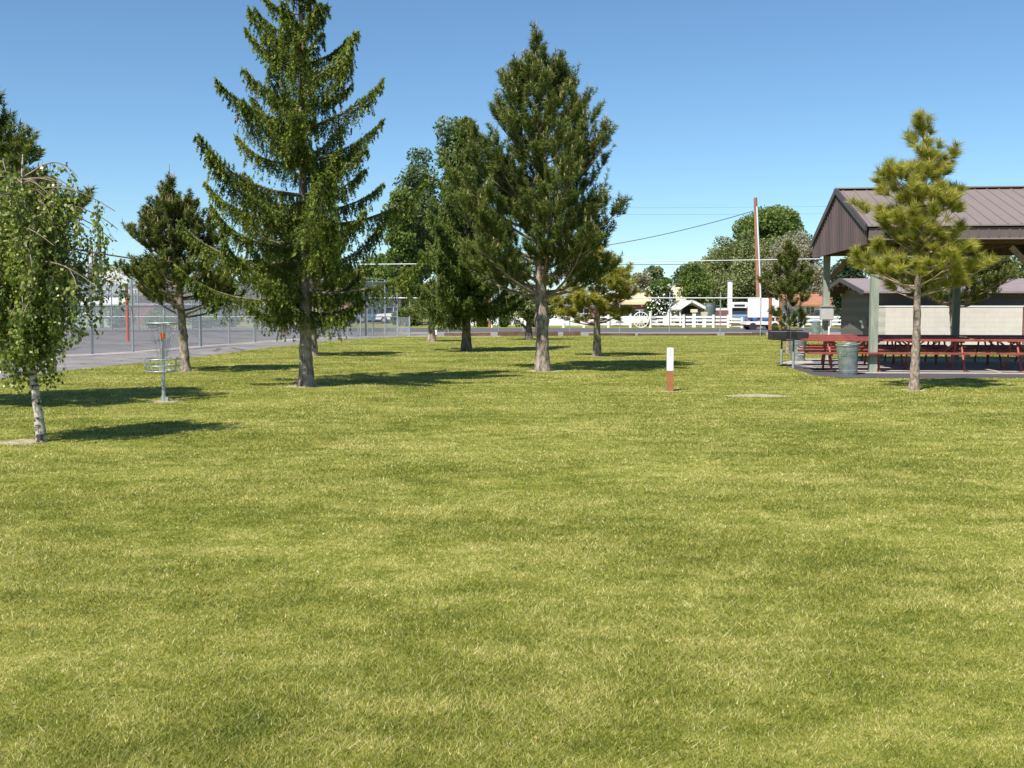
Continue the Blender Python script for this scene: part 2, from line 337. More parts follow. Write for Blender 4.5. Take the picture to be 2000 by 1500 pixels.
# ------------------------------------------------------------------ ground
th = np.linspace(0, 2*math.pi, 65)[:-1]
struct('ground', MB().slab([(900*math.cos(t), 900*math.sin(t)) for t in th], -.5, 0), 'earth')
edge = [G(-400, 800), G(0, 744), G(120, 727), G(250, 713), G(400, 697), G(520, 681), G(640, 668), G(720, 661.5), G(795, 658)]
lawn_poly = [(-60, -15), (-60, edge[0][1])]+[tuple(e[:2]) for e in edge]+[tuple(G(1100, 656.5)[:2]), tuple(G(1500, 656)[:2]), (22, 59.5), (70, 58), (70, -15)]
struct('lawn', MB().slab(lawn_poly, 0.0, .03), 'lawn')
# paved ground on the left and the road behind
fe = [G(0, 700), G(90, 695.5), G(181, 692), G(260, 688), G(393, 677), G(498, 668.5), G(580, 662.5), G(680, 658), G(720, 655.5), G(775, 652.5)]
struct('driveway', MB().slab([(-90, 8), (-12, 8), tuple(G(900, 658.2)[:2]), (-3, 66), (-90, 66)], 0, .006), 'asphalt')
cs = []
for p in fe[:8]: cs.append((p[0]-.2, p[1]+.2))
for p in fe[:8][::-1]: cs.append((p[0]+.55, p[1]-.5))
struct('concrete_strip', MB().slab(cs[::-1], 0, .012), 'concrete')
struct('court', MB().slab([(-120, 37), (fe[0][0], fe[0][1])]+[tuple(p[:2]) for p in fe[1:]]+[(-6, 76), (-120, 76)], 0, .010), 'court')
struct('gravel_verge', MB().slab([(-3, 60.2), (90, 60.2), (90, 71), (-8, 71)], 0, .004), 'gravel')
struct('road', MB().slab([(-160, 71), (160, 71), (160, 84.5), (-160, 84.5)][0:4], .0, .014), 'road')
# worn bare patches
def blob(cx, cy, rx, ry, n=40, amp=.35, seed=0):
    r_ = np.random.RandomState(seed); ph = r_.rand(4)*6; out = []
    for t in np.linspace(0, 2*math.pi, n+1)[:-1]:
        k = 1+amp*(math.sin(3*t+ph[0])*.5+math.sin(7*t+ph[1])*.3+math.sin(13*t+ph[2])*.25); out.append((cx+rx*k*math.cos(t), cy+ry*k*math.sin(t)))
    return out
dp = G(1478, 776)
struct('bare_soil', MB().slab(blob(dp[0], dp[1], .55, .34, seed=3), .02, .0315), 'soil')

# ------------------------------------------------------------------ grass blades
pad = [tuple(G(1515, 711)[:2]), tuple(G(1590, 736)[:2]), tuple(G(1640, 741.5)[:2]), tuple(G(2030, 741.5)[:2]), (24, 23.3), (24, 33.5), tuple(G(1560, 703)[:2])]
def inside(px_, py_, poly):
    c = np.zeros(len(px_), bool); n = len(poly)
    for i in range(n):
        x1, y1 = poly[i]; x2, y2 = poly[(i+1) % n]
        if y1 == y2: continue
        cond = ((y1 > py_) != (y2 > py_)) & (px_ < (x2-x1)*(py_-y1)/(y2-y1)+x1); c ^= cond
    return c
def grass():
    N = 3600000
    d = np.exp(rs.uniform(math.log(2.4), math.log(60), N)); u = np.where(rs.rand(N) < .68, rs.uniform(-.6, .6, N), rs.uniform(-1.25, 1.25, N)); x = u*d; y = d-.8
    k = inside(x, y, lawn_poly) & ~inside(x, y, pad)
    e = ((x-dp[0])/.75)**2+((y-dp[1])/.36)**2+rs.normal(0, .5, N); k &= e > .85
    e2 = ((x-G(1405, 771)[0])/.9)**2+((y-G(1405, 771)[1])/.09)**2; k &= (e2 > 1) | (rs.rand(N) < .3)
    for (tx, ty, tr_) in BARE:
        e = (((x-tx)**2+(y-ty)**2)**.5)/tr_+rs.normal(0, .2, N); k &= (e > 1) | (rs.rand(N) < .12)
    x, y, d = x[k], y[k], d[k]; n = len(x)
    hn = rs.uniform(.008, .022, n)*(1+.25*np.sin(x*1.3+np.sin(y*.9)*2)*np.sin(y*1.1))
    long_ = rs.rand(n) < .02; hn[long_] *= 1.6
    wd = .00095*np.clip(d, 2.4, 60)**.9*rs.uniform(.6, 1.3, n)/1.5
    th_ = rs.uniform(0, 2*math.pi, n); ln = rs.uniform(.2, 2.2, n)*hn; td = rs.uniform(0, 2*math.pi, n)
    P = np.zeros((n, 3, 3), np.float64); bx = np.cos(th_)*wd; by = np.sin(th_)*wd
    P[:, 0] = np.stack([x-bx, y-by, np.full(n, .024)], 1); P[:, 1] = np.stack([x+bx, y+by, np.full(n, .024)], 1)
    P[:, 2] = np.stack([x+np.cos(td)*ln, y+np.sin(td)*ln, .028+hn], 1)
    var = np.clip(rs.beta(1.7, 2.3, n)+(rs.rand(n) < .07)*.4, 0, 1.4)
    return MB().polys(P, 0, var)
BARE = []

# ------------------------------------------------------------------ foliage kits
def unit(v): return v/(np.linalg.norm(v, axis=-1, keepdims=True)+1e-9)
def brush(S, N, ln, wd, fwd, r_, jit=.25, t0=0.0, droop=0.0):
    """needles set round each shoot S (m,2,3)"""
    S = np.asarray(S); m = len(S); a = unit(S[:, 1]-S[:, 0]); i = np.repeat(np.arange(m), N); t = r_.uniform(t0, 1, m*N)
    base = S[i, 0]+(S[i, 1]-S[i, 0])*t[:, None]; ax = a[i]; rr = r_.normal(size=(m*N, 3)); rr = unit(rr-(rr*ax).sum(1)[:, None]*ax)
    d = unit(ax*fwd+rr+np.array([0, 0, -droop])); L = ln*r_.uniform(1-jit, 1+jit, m*N)
    sd_ = unit(np.cross(d, r_.normal(size=(m*N, 3))))*wd/2
    P = np.stack([base-sd_, base+sd_, base+d*L[:, None]], 1)
    sv = r_.uniform(-.15, .15, m)
    return P, np.clip(.35+sv[i]+r_.uniform(-.2, .3, m*N)+.2*t, 0, 1)
def leaves(C, size, r_, k=4, flat=0.0):
    n = len(C); a = unit(r_.normal(size=(n, 3))); b = unit(np.cross(a, r_.normal(size=(n, 3)))); s = size*r_.uniform(.65, 1.3, n)[:, None]
    if k == 3: return np.stack([C-a*s*.5, C+a*s*.5, C+b*s], 1)
    return np.stack([C-a*s*.5, C-b*s*.36, C+a*s*.5, C+b*s*.36], 1)
def trunk_path(base, H, lean, r_, wob=.05, n=12):
    z = np.linspace(0, 1, n); w1 = r_.normal(0, wob, (n, 2)).cumsum(0)*.4; w1 -= w1[0]
    p = np.zeros((n, 3)); p[:, 0] = base[0]+lean[0]*z+w1[:, 0]*z; p[:, 1] = base[1]+lean[1]*z+w1[:, 1]*z; p[:, 2] = z*H; return p
def interp(path, z): return np.array([np.interp(z, path[:, 2], path[:, k]) for k in range(3)])
def trunk_mesh(t, path, r0, bark, parent, seed=1, sides=14, flare=1.35, knots=(), top=.012):
    n = 60; zs = np.linspace(0, path[-1, 2], n)**1.0; pts = np.array([interp(path, z) for z in zs]); H = path[-1, 2]
    rad = r0*(1-zs/H)**.85+top; rad *= 1+(flare-1)*np.exp(-zs/(.22))
    for (kz, ka) in knots: rad *= 1+ka*np.exp(-((zs-kz)/.09)**2)
    r_ = np.random.RandomState(seed); mb = MB(); mb.tube(pts, rad, sides); V = mb.V[0].reshape(n, sides, 3)
    V += (V-pts[:, None, :])*r_.normal(0, .06, (n, sides, 1)); V[0, :, 2] = -.1
    return mb.build('trunk', bark, parent)

def pine(name, label, base, H, prof, seed, mt='pine', r0=.16, lean=(0, 0), cb=1.5, gap=.34, nb=6, ln=.1, wd=.012, N=70, shoot=.32,
         dens=1.0, candle=1.0, bark='bark', twig='twig', knots=(), up=1.0, group=None, low_droop=0.0, jitter=.25, N_side=1.0, fwd=.7, t0=.0):
    r_ = np.random.RandomState(seed); t = thing(name, label, 'tree', (base[0], base[1], 0), group)
    path = trunk_path(base, H, lean, r_); trunk_mesh(t, path, r0, bark, t, seed, knots=knots)
    pz = [p[0] for p in prof]; pr = [p[1] for p in prof]
    mb = MB(); S = []; SP = []; z = cb
    while z < H-.25:
        k = nb if z < H*.85 else max(3, nb-2); a0 = r_.uniform(0, 6.28)
        for j in range(k):
            az = a0+j*6.283/k+r_.normal(0, .3); zz = z+r_.normal(0, .09); f = np.clip((zz-cb)/(H-cb), 0, 1)
            el = R(12+38*f**1.2)*up+r_.normal(0, .1)-low_droop*(1-f); el_end = el+R(28)*up
            # the radius the tip should reach at its own height
            L = 1.0
            for _ in range(3): L = max(.15, np.interp(zz+L*math.sin((el+el_end)/2), pz, pr)/max(.3, math.cos((el+el_end)/2)))
            L *= r_.uniform(1-jitter*1.3, 1+jitter*.45); em = (el+el_end)/2; L = min(L, max(.12, (H-.2-zz)/(math.sin(em)+1.15*math.cos(em))))
            p = interp(path, max(.2, zz)); m_ = 9; pts = [p]; azz = az
            for q in range(m_-1):
                e = el+(el_end-el)*q/(m_-2); azz += r_.normal(0, .07)
                p = p+np.array([math.cos(azz)*math.cos(e), math.sin(azz)*math.cos(e), math.sin(e)])*L/(m_-1); pts.append(p)
            pts = np.array(pts); rb = min(r0*.32, .012+.016*L)*(1-f*.5)
            mb.tube(pts, np.linspace(rb, .006, m_), 4, 1)
            s0 = .2 if L > .9 else .05; step = .105/dens; sgn = 1; q = s0*L
            while q < L:
                fr = q/L*(m_-1); i0 = min(int(fr), m_-2); pp = pts[i0]+(pts[i0+1]-pts[i0])*(fr-i0); dd = unit(pts[i0+1]-pts[i0])
                side = unit(np.cross(dd, [0, 0, 1.]))*sgn; sgn = -sgn; rem = L-q
                sl = min(.22+.42*rem+.05, .75)*r_.uniform(.6, 1.15)
                d1 = unit(dd*.75+side*r_.uniform(.35, 1.1)+np.array([0, 0, r_.uniform(.0, .7)*up])); e1 = pp+d1*sl
                if sl > shoot*1.15:
                    mb.tube([pp, e1], [.007, .004], 3, 1)
                    for _ in range(int(1+sl/.15)):
                        tt = r_.uniform(.45, 1); b0 = pp+(e1-pp)*tt; d2 = unit(d1*.55+unit(r_.normal(size=3))*.5+np.array([0, 0, 1.05*up])); S.append((b0, b0+d2*shoot*r_.uniform(.6, 1.1)))
                else: S.append((pp+(e1-pp)*.1, e1+np.array([0, 0, .05])))
                q += step*r_.uniform(.7, 1.3)
            S.append((pts[-2], pts[-1]+unit(pts[-1]-pts[-2])*.12+np.array([0, 0, .12*up])))
            if up > .75 and L > .35:
                for _ in range(r_.randint(2, 5)):
                    b0 = pts[r_.randint(m_-4, m_)]; d2 = unit(np.array([math.cos(az)*.25, math.sin(az)*.25, 1.0])+r_.normal(0, .22, 3)); sl = shoot*r_.uniform(1.0, 1.6)*min(1, .25+(H-b0[2])/1.8); SP.append((b0, b0+d2*sl))
        z += gap*r_.uniform(.85, 1.15)
    top = interp(path, H); S.append((top-[0, 0, .5], top+[0, 0, .1]))
    for zz in np.arange(max(cb, H*.45), H-.1, .07):
        a = r_.uniform(0, 6.28); c0 = interp(path, zz); S.append((c0, c0+np.array([math.cos(a)*.55, math.sin(a)*.55, .75])*shoot*r_.uniform(.7, 1.2)))
    NS = len(S); S += SP
    for j in range(4):
        a = r_.uniform(0, 6.28); S.append((top-[0, 0, .35], top+np.array([math.cos(a)*.14, math.sin(a)*.14, -.05])))
    S = np.array(S); P, v = brush(S, N, ln, wd, fwd, r_, t0=t0); mb.polys(P, 0, v)
    if candle > 0:
        ax_ = interp(path, H*.5); rad_ = np.hypot(S[:, 1, 0]-ax_[0], S[:, 1, 1]-ax_[1])/np.interp(S[:, 1, 2], pz, pr); k = ((r_.rand(len(S)) < candle*.4) & ((rad_ > .8) | (S[:, 1, 2] > H*.85))) | ((np.arange(len(S)) >= NS) & (r_.rand(len(S)) < candle*.9)); E = S[k, 1]; n = len(E); a = unit(r_.normal(0, .18, (n, 3))+np.array([0, 0, 1])); cl = r_.uniform(.05, .13, n)[:, None]
        for q in range(2):
            sd_ = unit(np.cross(a, r_.normal(size=(n, 3))))*.011; mb.polys(np.stack([E-sd_, E+sd_, E+a*cl+sd_*.4, E+a*cl-sd_*.4], 1), 2)
        mb.tube([top, top+[0.01, 0, .3*candle]], [.014, .006], 4, 2)
    mb.build('crown', [mt, twig, 'candle'], t); BARE.append((base[0], base[1], r0*2.6+.05)); return t

def spruce(label, base, H, prof, seed, r0=.118, lean=(0, 0), cb=1.5, gap=.44, mt='spruce', bl=.052, bw=.021, NB=24, bark='bark', nk=5, tips=1.0):
    r_ = np.random.RandomState(seed); t = thing('spruce_tree', label, 'tree', (base[0], base[1], 0)); path = trunk_path(base, H, lean, r_, .03)
    trunk_mesh(t, path, r0, bark, t, seed, flare=1.6); pz = [p[0] for p in prof]; pr = [p[1] for p in prof]
    mb = MB(); S = []; SL = []; T = []; z = cb; cones = []
    while z < H-.3:
        k = nk; a0 = r_.uniform(0, 6.28)
        for j in range(k):
            az = a0+j*6.283/k+r_.normal(0, .3); zz = z+r_.normal(0, .1); f = np.clip((zz-cb)/(H-cb), 0, 1)
            e0 = R(-6+34*f)+r_.normal(0, .07); e1 = R(44+12*f)+r_.normal(0, .1)
            L = 1.0
            for _ in range(3): L = np.interp(zz+L*math.sin((e0+e1)/2)*.8, pz, pr)
            L *= r_.uniform(.55, 1.1); m_ = 12
            if L < .12: continue
            p = interp(path, zz); pts = [p]; azz = az
            for q in range(m_-1):
                e = e0+(e1-e0)*(q/(m_-2))**1.4; azz += r_.normal(0, .03)
                p = p+np.array([math.cos(azz)*math.cos(e), math.sin(azz)*math.cos(e), math.sin(e)])*L/(m_-1)*1.08; pts.append(p)
            pts = np.array(pts); mb.tube(pts, np.linspace(.012+.012*L, .006, m_), 4, 1)
            S.append((pts[-3], pts[-1])); S.append((pts[-5], pts[-3]))
            q = .1; sgn = 1
            while q < L:
                fr = q/L*(m_-1); i0 = min(int(fr), m_-2); pp = pts[i0]+(pts[i0+1]-pts[i0])*(fr-i0); dd = unit(pts[i0+1]-pts[i0]); side = unit(np.cross(dd, [0, 0, 1.]))*sgn; sgn = -sgn
                rem = L-q; sl = min(.14+.55*rem, .62)*r_.uniform(.5, 1.1)
                mid = pp+unit(dd*.8+side*1.0+np.array([0, 0, -.15]))*sl*.55; drop = (.07+.36*min(1, rem*1.1)*r_.uniform(.25, 1.2))
                end = mid+unit(side*.25+dd*.25+np.array([0, 0, -1.3]))*drop
                S.append((pp, mid)); S.append((mid, end))
                for _ in range(3):
                    b0 = pp+(mid-pp)*r_.uniform(.2, 1); S.append((b0, b0+unit(np.array([r_.normal(0, .25), r_.normal(0, .25), -1]))*drop*r_.uniform(.5, 1.1)))
                if r_.rand() < .55: T.append((end-[0, 0, -.015], end-[0, 0, .045]))
                if r_.rand() < .5: T.append((mid, mid+unit(dd+side*.8)*.06))
                if f > .45 and r_.rand() < .012: cones.append(end)
                q += .046*r_.uniform(.7, 1.3)
            T.append((pts[-1]-unit(pts[-1]-pts[-2])*.06, pts[-1]+unit(pts[-1]-pts[-2])*.05))
        z += gap*r_.uniform(.85, 1.15)
    top = interp(path, H); S.append((top-[0, 0, .8], top))
    S = np.array(S); print('spruce shoots', len(S)); P, v = brush(S, NB, bl, bw, .8, r_, droop=.15); mb.polys(P, 0, v)
    P, v = brush(np.array(T), int(12*tips), .05, .02, 1.2, r_); mb.polys(P, 2, v)
    for c in cones: mb.tube([c, c-[0, 0, .06], c-[0, 0, .13]], [.016, .022, .01], 5, 3)
    mb.build('crown', [mt, 'twig', 'spruce_tip', 'pole'], t); BARE.append((base[0], base[1], .42)); return t

def broad(name, label, base, H, blobs, seed, mt='broad', leaf=.16, n=9000, r0=.15, lean=(0, 0), bark='bark_dark', clump=.42, trunk=True, cat='tree', group=None, nclump=60, th=1.0):
    """blobs: (dx, dy, z, rx, ry, rz) masses that fill the crown with leafy clumps"""
    r_ = np.random.RandomState(seed); t = thing(name, label, cat, (base[0], base[1], 0), group)
    path = trunk_path(base, H*.8, lean, r_, .05)
    if trunk: trunk_mesh(t, path, r0, bark, t, seed, sides=9)
    mb = MB(); vol = np.array([(b[3]*b[4]*b[5])**(2/3) for b in blobs]); pick = r_.choice(len(blobs), nclump, p=vol/vol.sum()); C = []
    for i in pick:
        b = blobs[i]; d = unit(r_.normal(size=3)); rr = r_.uniform(.25, 1)**.45*r_.uniform(.85, 1.08); c = np.array([base[0]+b[0]+d[0]*b[3]*rr, base[1]+b[1]+d[1]*b[4]*rr, b[2]+d[2]*b[5]*rr]); C.append(c)
    C = np.array(C); C[:, 2] = np.maximum(C[:, 2], clump*.4)
    sz = clump*r_.uniform(.55, 1.25, nclump); wgt = sz**2; pk = r_.choice(nclump, n, p=wgt/wgt.sum())
    dv = unit(r_.normal(size=(n, 3)))*(r_.rand(n)**.45)[:, None]; P = C[pk]+dv*sz[pk][:, None]*np.array([1, 1, .75]); P[:, 2] = np.maximum(P[:, 2], .04)
    cv = r_.uniform(-.22, .22, nclump); v = np.clip(.45+cv[pk]+r_.uniform(-.22, .25, n)+.12*dv[:, 2], 0, 1)
    mb.polys(leaves(P, leaf, r_), 0, v)
    for i in range(0, nclump, 2):
        c = C[i]; z0 = max(.3, min(c[2]-.1*H, H*.75)*r_.uniform(.55, .95)); p0 = interp(path, z0); midp = (p0+c)/2+[0, 0, .04*H]
        mb.tube([p0, midp, c], [r0*.3, r0*.18, r0*.05], 4, 1)
    mb.build('crown' if cat == 'tree' else 'foliage', [mt, bark], t); return t

# ------------------------------------------------------------------ park trees
b_ = G(598, 757)
spruce('tallest spruce, drooping twigs over a pale flared trunk, left of centre on the lawn', b_, 8.75,
       [(0, 1.1), (1.5, 1.2), (2.2, 2.2), (3.0, 2.55), (4.2, 2.5), (4.9, 2.05), (5.6, 1.85), (6.4, 1.75), (7.0, 1.1), (7.6, .85), (8.2, .5), (8.8, .1)], 11)
b_ = G(1060, 727)
pine('pine_tree', 'tallest pine in the centre, upright tan tipped shoots and a knobbly grey trunk', b_, 8.25,
     [(0, .8), (1.8, 1.0), (2.5, 2.1), (3.4, 2.4), (4.4, 2.3), (5.3, 2.0), (6.2, 1.55), (7.1, .9), (7.8, .38), (8.2, .12), (8.6, .03)], 27, lean=(-.2, 0), cb=1.8, N=70,
     ln=.11, wd=.017, gap=.45, nb=6, shoot=.38, dens=.85, jitter=.2, knots=((1.25, .3),))
b_ = G(363, 728)
pine('pine_tree', 'dense round pine with tan shoot tips just behind the disc golf basket', b_, 4.75,
     [(0, .7), (1.4, 1.15), (2.0, 1.6), (2.8, 1.5), (3.4, 1.1), (4.0, .7), (4.4, .35), (4.9, .05)], 31, mt='pine2', r0=.1, cb=1.5, gap=.3, nb=6,
     ln=.09, wd=.019, N=60, shoot=.26, dens=1.15, lean=(-.25, 0), knots=((.9, .35), (.45, .15)), low_droop=.12)
pine('pine_tree', 'pine at the left edge of the photo rising behind the birch', (-9.0, 17.4, 0), 6.1,
     [(0, 1.0), (1.2, 1.3), (2.4, 1.8), (3.3, 2.15), (4.0, 2.0), (4.6, 1.25), (5.4, .5), (6.1, .1)], 41, r0=.14, cb=1.3, gap=.36, nb=7, N=60, dens=1.1, wd=.019, shoot=.24)
b_ = G(610, 697)
pine('pine_tree', 'shorter bushy pine standing directly behind the tall spruce', b_, 5.0,
     [(0, .9), (1.5, 1.7), (2.2, 2.1), (3.2, 1.7), (4.2, 1.0), (5.1, .1)], 51, mt='pine2', r0=.15, cb=1.35, gap=.36, nb=6, ln=.11, wd=.022, N=44, dens=.9)
b_ = G(1166, 697)
pine('pine_tree', 'golden yellow pine with long soft needles, right of the tallest pine', b_, 3.9,
     [(0, .9), (1.1, 1.2), (1.7, 1.5), (2.3, 1.5), (3.0, 1.1), (3.6, .6), (4.0, .1)], 61, mt='pine_gold', r0=.12, cb=1.15, gap=.36, nb=5, ln=.17, wd=.02, N=55,
     shoot=.25, dens=.7, candle=.2, up=.6, t0=.3)
b_ = G(843, 668)
pine('pine_tree', 'small dark mound of a pine on a short stem near the road', b_, 2.9, [(0, .7), (.7, 1.0), (1.3, 1.25), (1.9, 1.15), (2.4, .8), (3, .2)],
     71, mt='pine2', r0=.17, cb=.75, gap=.3, nb=6, ln=.13, wd=.026, N=30, shoot=.25, dens=.7, candle=.3)
b_ = G(1033, 665)
broad('leafy_tree', 'small leafy tree with a pale patched trunk, left of the tallest pine near the curb', b_, 3.1,
      [(0, 0, 1.9, 1.3, 1.2, .8), (-.5, 0, 1.35, 1.0, .9, .5), (.9, 0, 1.6, .7, .7, .5)], 81, 'broad_olive', .12, 9000, .17, clump=.4)
b_ = G(911, 688)
spruce('tall soft green fir with a straight dark trunk, just left of the tallest pine', b_, 8.3,
       [(0, 1.6), (1.4, 1.9), (2.2, 2.3), (3.2, 2.2), (4.4, 1.8), (5.6, 1.3), (6.6, .95), (7.4, .65), (8.4, .1)], 91, r0=.15, cb=1.45, gap=.4, mt='fir', bl=.085, bw=.035, NB=20, bark='bark_dark', nk=6, tips=.4)
b_ = G(1785, 765)
pine('pine_tree', 'young yellow green pine with long needles in front of the picnic shelter', b_, 5.15,
     [(0, .5), (1.8, .75), (2.3, 1.12), (2.9, 1.05), (3.1, .75), (3.4, .95), (4.0, .68), (4.5, .35), (4.8, .12), (5.1, .05)], 101, mt='pine_yellow', r0=.072, cb=1.85, gap=.36, nb=5,
     ln=.175, wd=.0078, N=105, shoot=.2, dens=.66, candle=.5, bark='bark_pink', twig='twig_pale', lean=(.08, 0), up=.8, t0=.35, fwd=.8, jitter=.35)
b_ = G(1538, 692)
pine('pine_tree', 'thin sapling pine with a bare leader behind the charcoal grill', b_, 3.75,
     [(0, .5), (.8, .85), (1.6, 1.0), (2.4, .7), (2.9, .45), (3.4, .2), (3.8, .06)], 111, mt='pine2', r0=.06, cb=.75, gap=.36, nb=4, ln=.13, wd=.02, N=50, shoot=.26,
     dens=.62, candle=.5, bark='bark_pink', jitter=.75)
b_ = G(1866, 686)
pine('pine_tree', 'pine with a leaning dark trunk between the shelter and cream block wall', b_, 5.9,
     [(0, 1.0), (1.6, 1.9), (2.4, 2.3), (3.6, 2.1), (4.8, 1.3), (6, .2)], 121, mt='pine2', r0=.12, cb=1.75, gap=.38, nb=6, ln=.11, wd=.02, N=36, lean=(-.6, 0), low_droop=.2)

# weeping birch in the left foreground
def birch():
    base = G(82, 868); r_ = np.random.RandomState(5); t = thing('weeping_birch', 'weeping birch with peeling white bark and hanging leafy twigs, nearest tree on the left', 'tree', (base[0], base[1], 0))
    kz = [(0, 0), (-.035, .4), (-.085, .85), (-.17, 1.3), (-.2, 1.8), (-.2, 2.4), (-.15, 2.9), (-.12, 3.35)]
    path = np.array([(base[0]+x, base[1], z) for x, z in kz]); trunk_mesh(t, path, .045, 'birch', t, 3, flare=1.3, top=.008)
    mb = MB(); C = []
    for i in range(118):
        z0 = r_.uniform(1.15, 3.2); az = r_.uniform(0, 6.283); f = (z0-1.1)/2.1
        rad = (.44+.6*math.sin(min(1, f*1.1)*2.25))*r_.uniform(.35, 1.12)
        if z0 > 2.9: rad *= .75
        ca, sa = math.cos(az), math.sin(az); p0 = interp(path, z0); rise = r_.uniform(.0, .3)
        kk = r_.normal(0, .35); ts = np.linspace(0, 1, 9); arc = np.array([p0+np.array([(ca-sa*kk*q)*rad*q**.8, (sa+ca*kk*q)*rad*q**.8, rise*math.sin(q*2.3)-.3*rad*q*q]) for q in ts])
        mb.tube(arc, np.linspace(.011, .004, 9), 4, 1)
        for k in range(r_.randint(4, 9)):
            q = r_.uniform(.2, 1)*8; i0 = min(int(q), 7); s = arc[i0]+(arc[i0+1]-arc[i0])*(q-i0)
            rr0 = math.hypot(s[0]-p0[0], s[1]-p0[1]); low = .5+.7*rr0+.9*r_.rand()**1.3; L = min(s[2]-low, r_.uniform(.2, 1.1))
            if L < .12: L = .12
            sway = np.array([ca*.3, sa*.3, 0])*r_.uniform(-.9, .45)+np.array([r_.normal(0, .1), r_.normal(0, .1), 0]); m_ = 8; tt = np.linspace(0, 1, m_)
            wv = r_.uniform(0, 6); fn = lambda u_: s+np.outer(np.atleast_1d(u_)**.7, sway)+np.stack([.02*np.sin(wv+7*np.atleast_1d(u_)), .02*np.cos(wv+6*np.atleast_1d(u_)), -L*np.atleast_1d(u_)], 1)
            mb.tube(fn(tt), .0028, 3, 1); nl = int(L/.0155)+4; c = fn(r_.rand(nl)**.85)+r_.normal(0, .028, (nl, 3)); C.append(c)
            if r_.rand() < .6:
                u0 = r_.uniform(.2, .7); s2 = fn(u0)[0]; e2 = s2+np.array([r_.normal(0, .1), r_.normal(0, .1), -r_.uniform(.1, .3)]); mb.tube([s2, e2], .0024, 3, 1); nl = r_.randint(6, 16); C.append(s2+(e2-s2)*r_.rand(nl)[:, None]+r_.normal(0, .025, (nl, 3)))
    C = np.concatenate(C); print('birch leaves', len(C)); n = len(C)
    a = unit(r_.normal(0, .75, (n, 3))+np.array([0, 0, -1])); b = unit(np.cross(a, r_.normal(size=(n, 3)))); s = .052*r_.uniform(.5, 1.25, n)[:, None]
    P = np.stack([C, C+a*s*.4+b*s*.42, C+a*s, C+a*s*.4-b*s*.42], 1)
    mb.polys(P, 0, np.clip(r_.beta(1.6, 2, n), 0, 1)); mb.build('crown', ['birchleaf', 'twig'], t); BARE.append((base[0]-.25, base[1], .3))
birch()

# ------------------------------------------------------------------ disc golf basket
def basket():
    b = G(320, 787); x, y = b[0], b[1]; t = thing('disc_golf_basket', 'galvanised disc golf basket with hanging chains and an orange band', 'disc golf basket', (x, y, 0))
    k = 1.0; MB().cyl((x, y), .03, .03, 0, 1.3, 12).cyl((x, y), .045, .045, 0, .12, 12).b2(x+.03, x+.08, y-.03, y+.03, 0, .1).build('pole', 'galv', t)
    MB().cyl((x, y), .04, .04, 1.06, 1.18, 14).build('number_band', 'bright_orange', t)
    def ring(mb, r_, z, rr): mb.tube([(x+r_*math.cos(a), y+r_*math.sin(a), z) for a in np.linspace(0, 6.283, 33)[:-1]], rr, 6, 0, True)
    mb = MB(); ring(mb, .25, 1.335, .014); ring(mb, .225, 1.31, .01)
    for a in np.linspace(0, 6.283, 7)[:-1]: mb.tube([(x, y, 1.30), (x+.25*math.cos(a), y+.25*math.sin(a), 1.335)], .009, 5)
    mb.build('top_ring', 'galv', t)
    mb = MB(); ring(mb, .30, .74, .010); ring(mb, .295, .63, .008); ring(mb, .26, .535, .010)
    for a in np.linspace(0, 6.283, 13)[:-1]:
        c, s = math.cos(a), math.sin(a); mb.tube([(x+.30*c, y+.30*s, .745), (x+.295*c, y+.295*s, .63), (x+.26*c, y+.26*s, .535)], .006, 5)
        mb.tube([(x+.26*c, y+.26*s, .535), (x+.03*c, y+.03*s, .50)], .008, 5)
    ring(mb, .16, .52, .006); mb.build('basket', 'galv', t)
    for i, a in enumerate(np.linspace(0, 6.283, 13)[:-1]):
        for (r0, r1, zb) in (((.25, .08, .66),) if i % 2 == 0 else (((.15, .05, .76),) if i % 4 == 1 else ())):
            c, s = math.cos(a), math.sin(a); mb = MB(); n = 24
            for j in range(n):
                u_ = j/(n-1); rr = r1+(r0-r1)*(1-u_)**1.5; z = 1.3-(1.3-zb)*u_; q = .011 if j % 2 else .0
                p = np.array([x+rr*c, y+rr*s, z]); sx = np.array([-s, c, 0])*.009 if j % 2 else np.array([c, s, 0])*.009
                mb.tube([p-sx+[0, 0, .014], p+sx+[0, 0, .014], p+sx-[0, 0, .014], p-sx-[0, 0, .014]], .0028, 4, 0, True)
            mb.build('chain', 'galv', t)
    BARE.append((x, y, .3))
basket()

# ------------------------------------------------------------------ marker posts
def marker(px_, py_, top, label, name='tee_marker_post', mid=.5, wdt=.115):
    b = G(px_, py_); h = Za(top, b[1]); t = thing(name, label, 'post', (b[0], b[1], 0)); h0 = h*mid
    m = MB().box((b[0], b[1], h0/2), (wdt, wdt*.8, h0)); m.build('lower_post', 'brownpost', t)
    m = MB().box((b[0], b[1], (h0+h)/2), (wdt, wdt*.8, h-h0)).box((b[0], b[1], h+.004), (wdt*.86, wdt*.68, .008)); m.build('white_top', 'white', t)
    if wdt < .13 and py_ > 700:
        MB().box((b[0], b[1]-wdt*.4-.002, h-.075), (.012, .003, .03)).build('mark', 'galv', t); MB().box((b[0]+.003, b[1]-wdt*.4-.002, h-.13), (.02, .003, .022)).build('mark', 'galv', t)
    BARE.append((b[0], b[1], .17)); return t
marker(1308, 767, 680, 'square marker post, brown below and white above, alone on the lawn')
marker(849.5, 662, 645, 'distant brown and white marker post beside the small mound of a pine', wdt=.2)

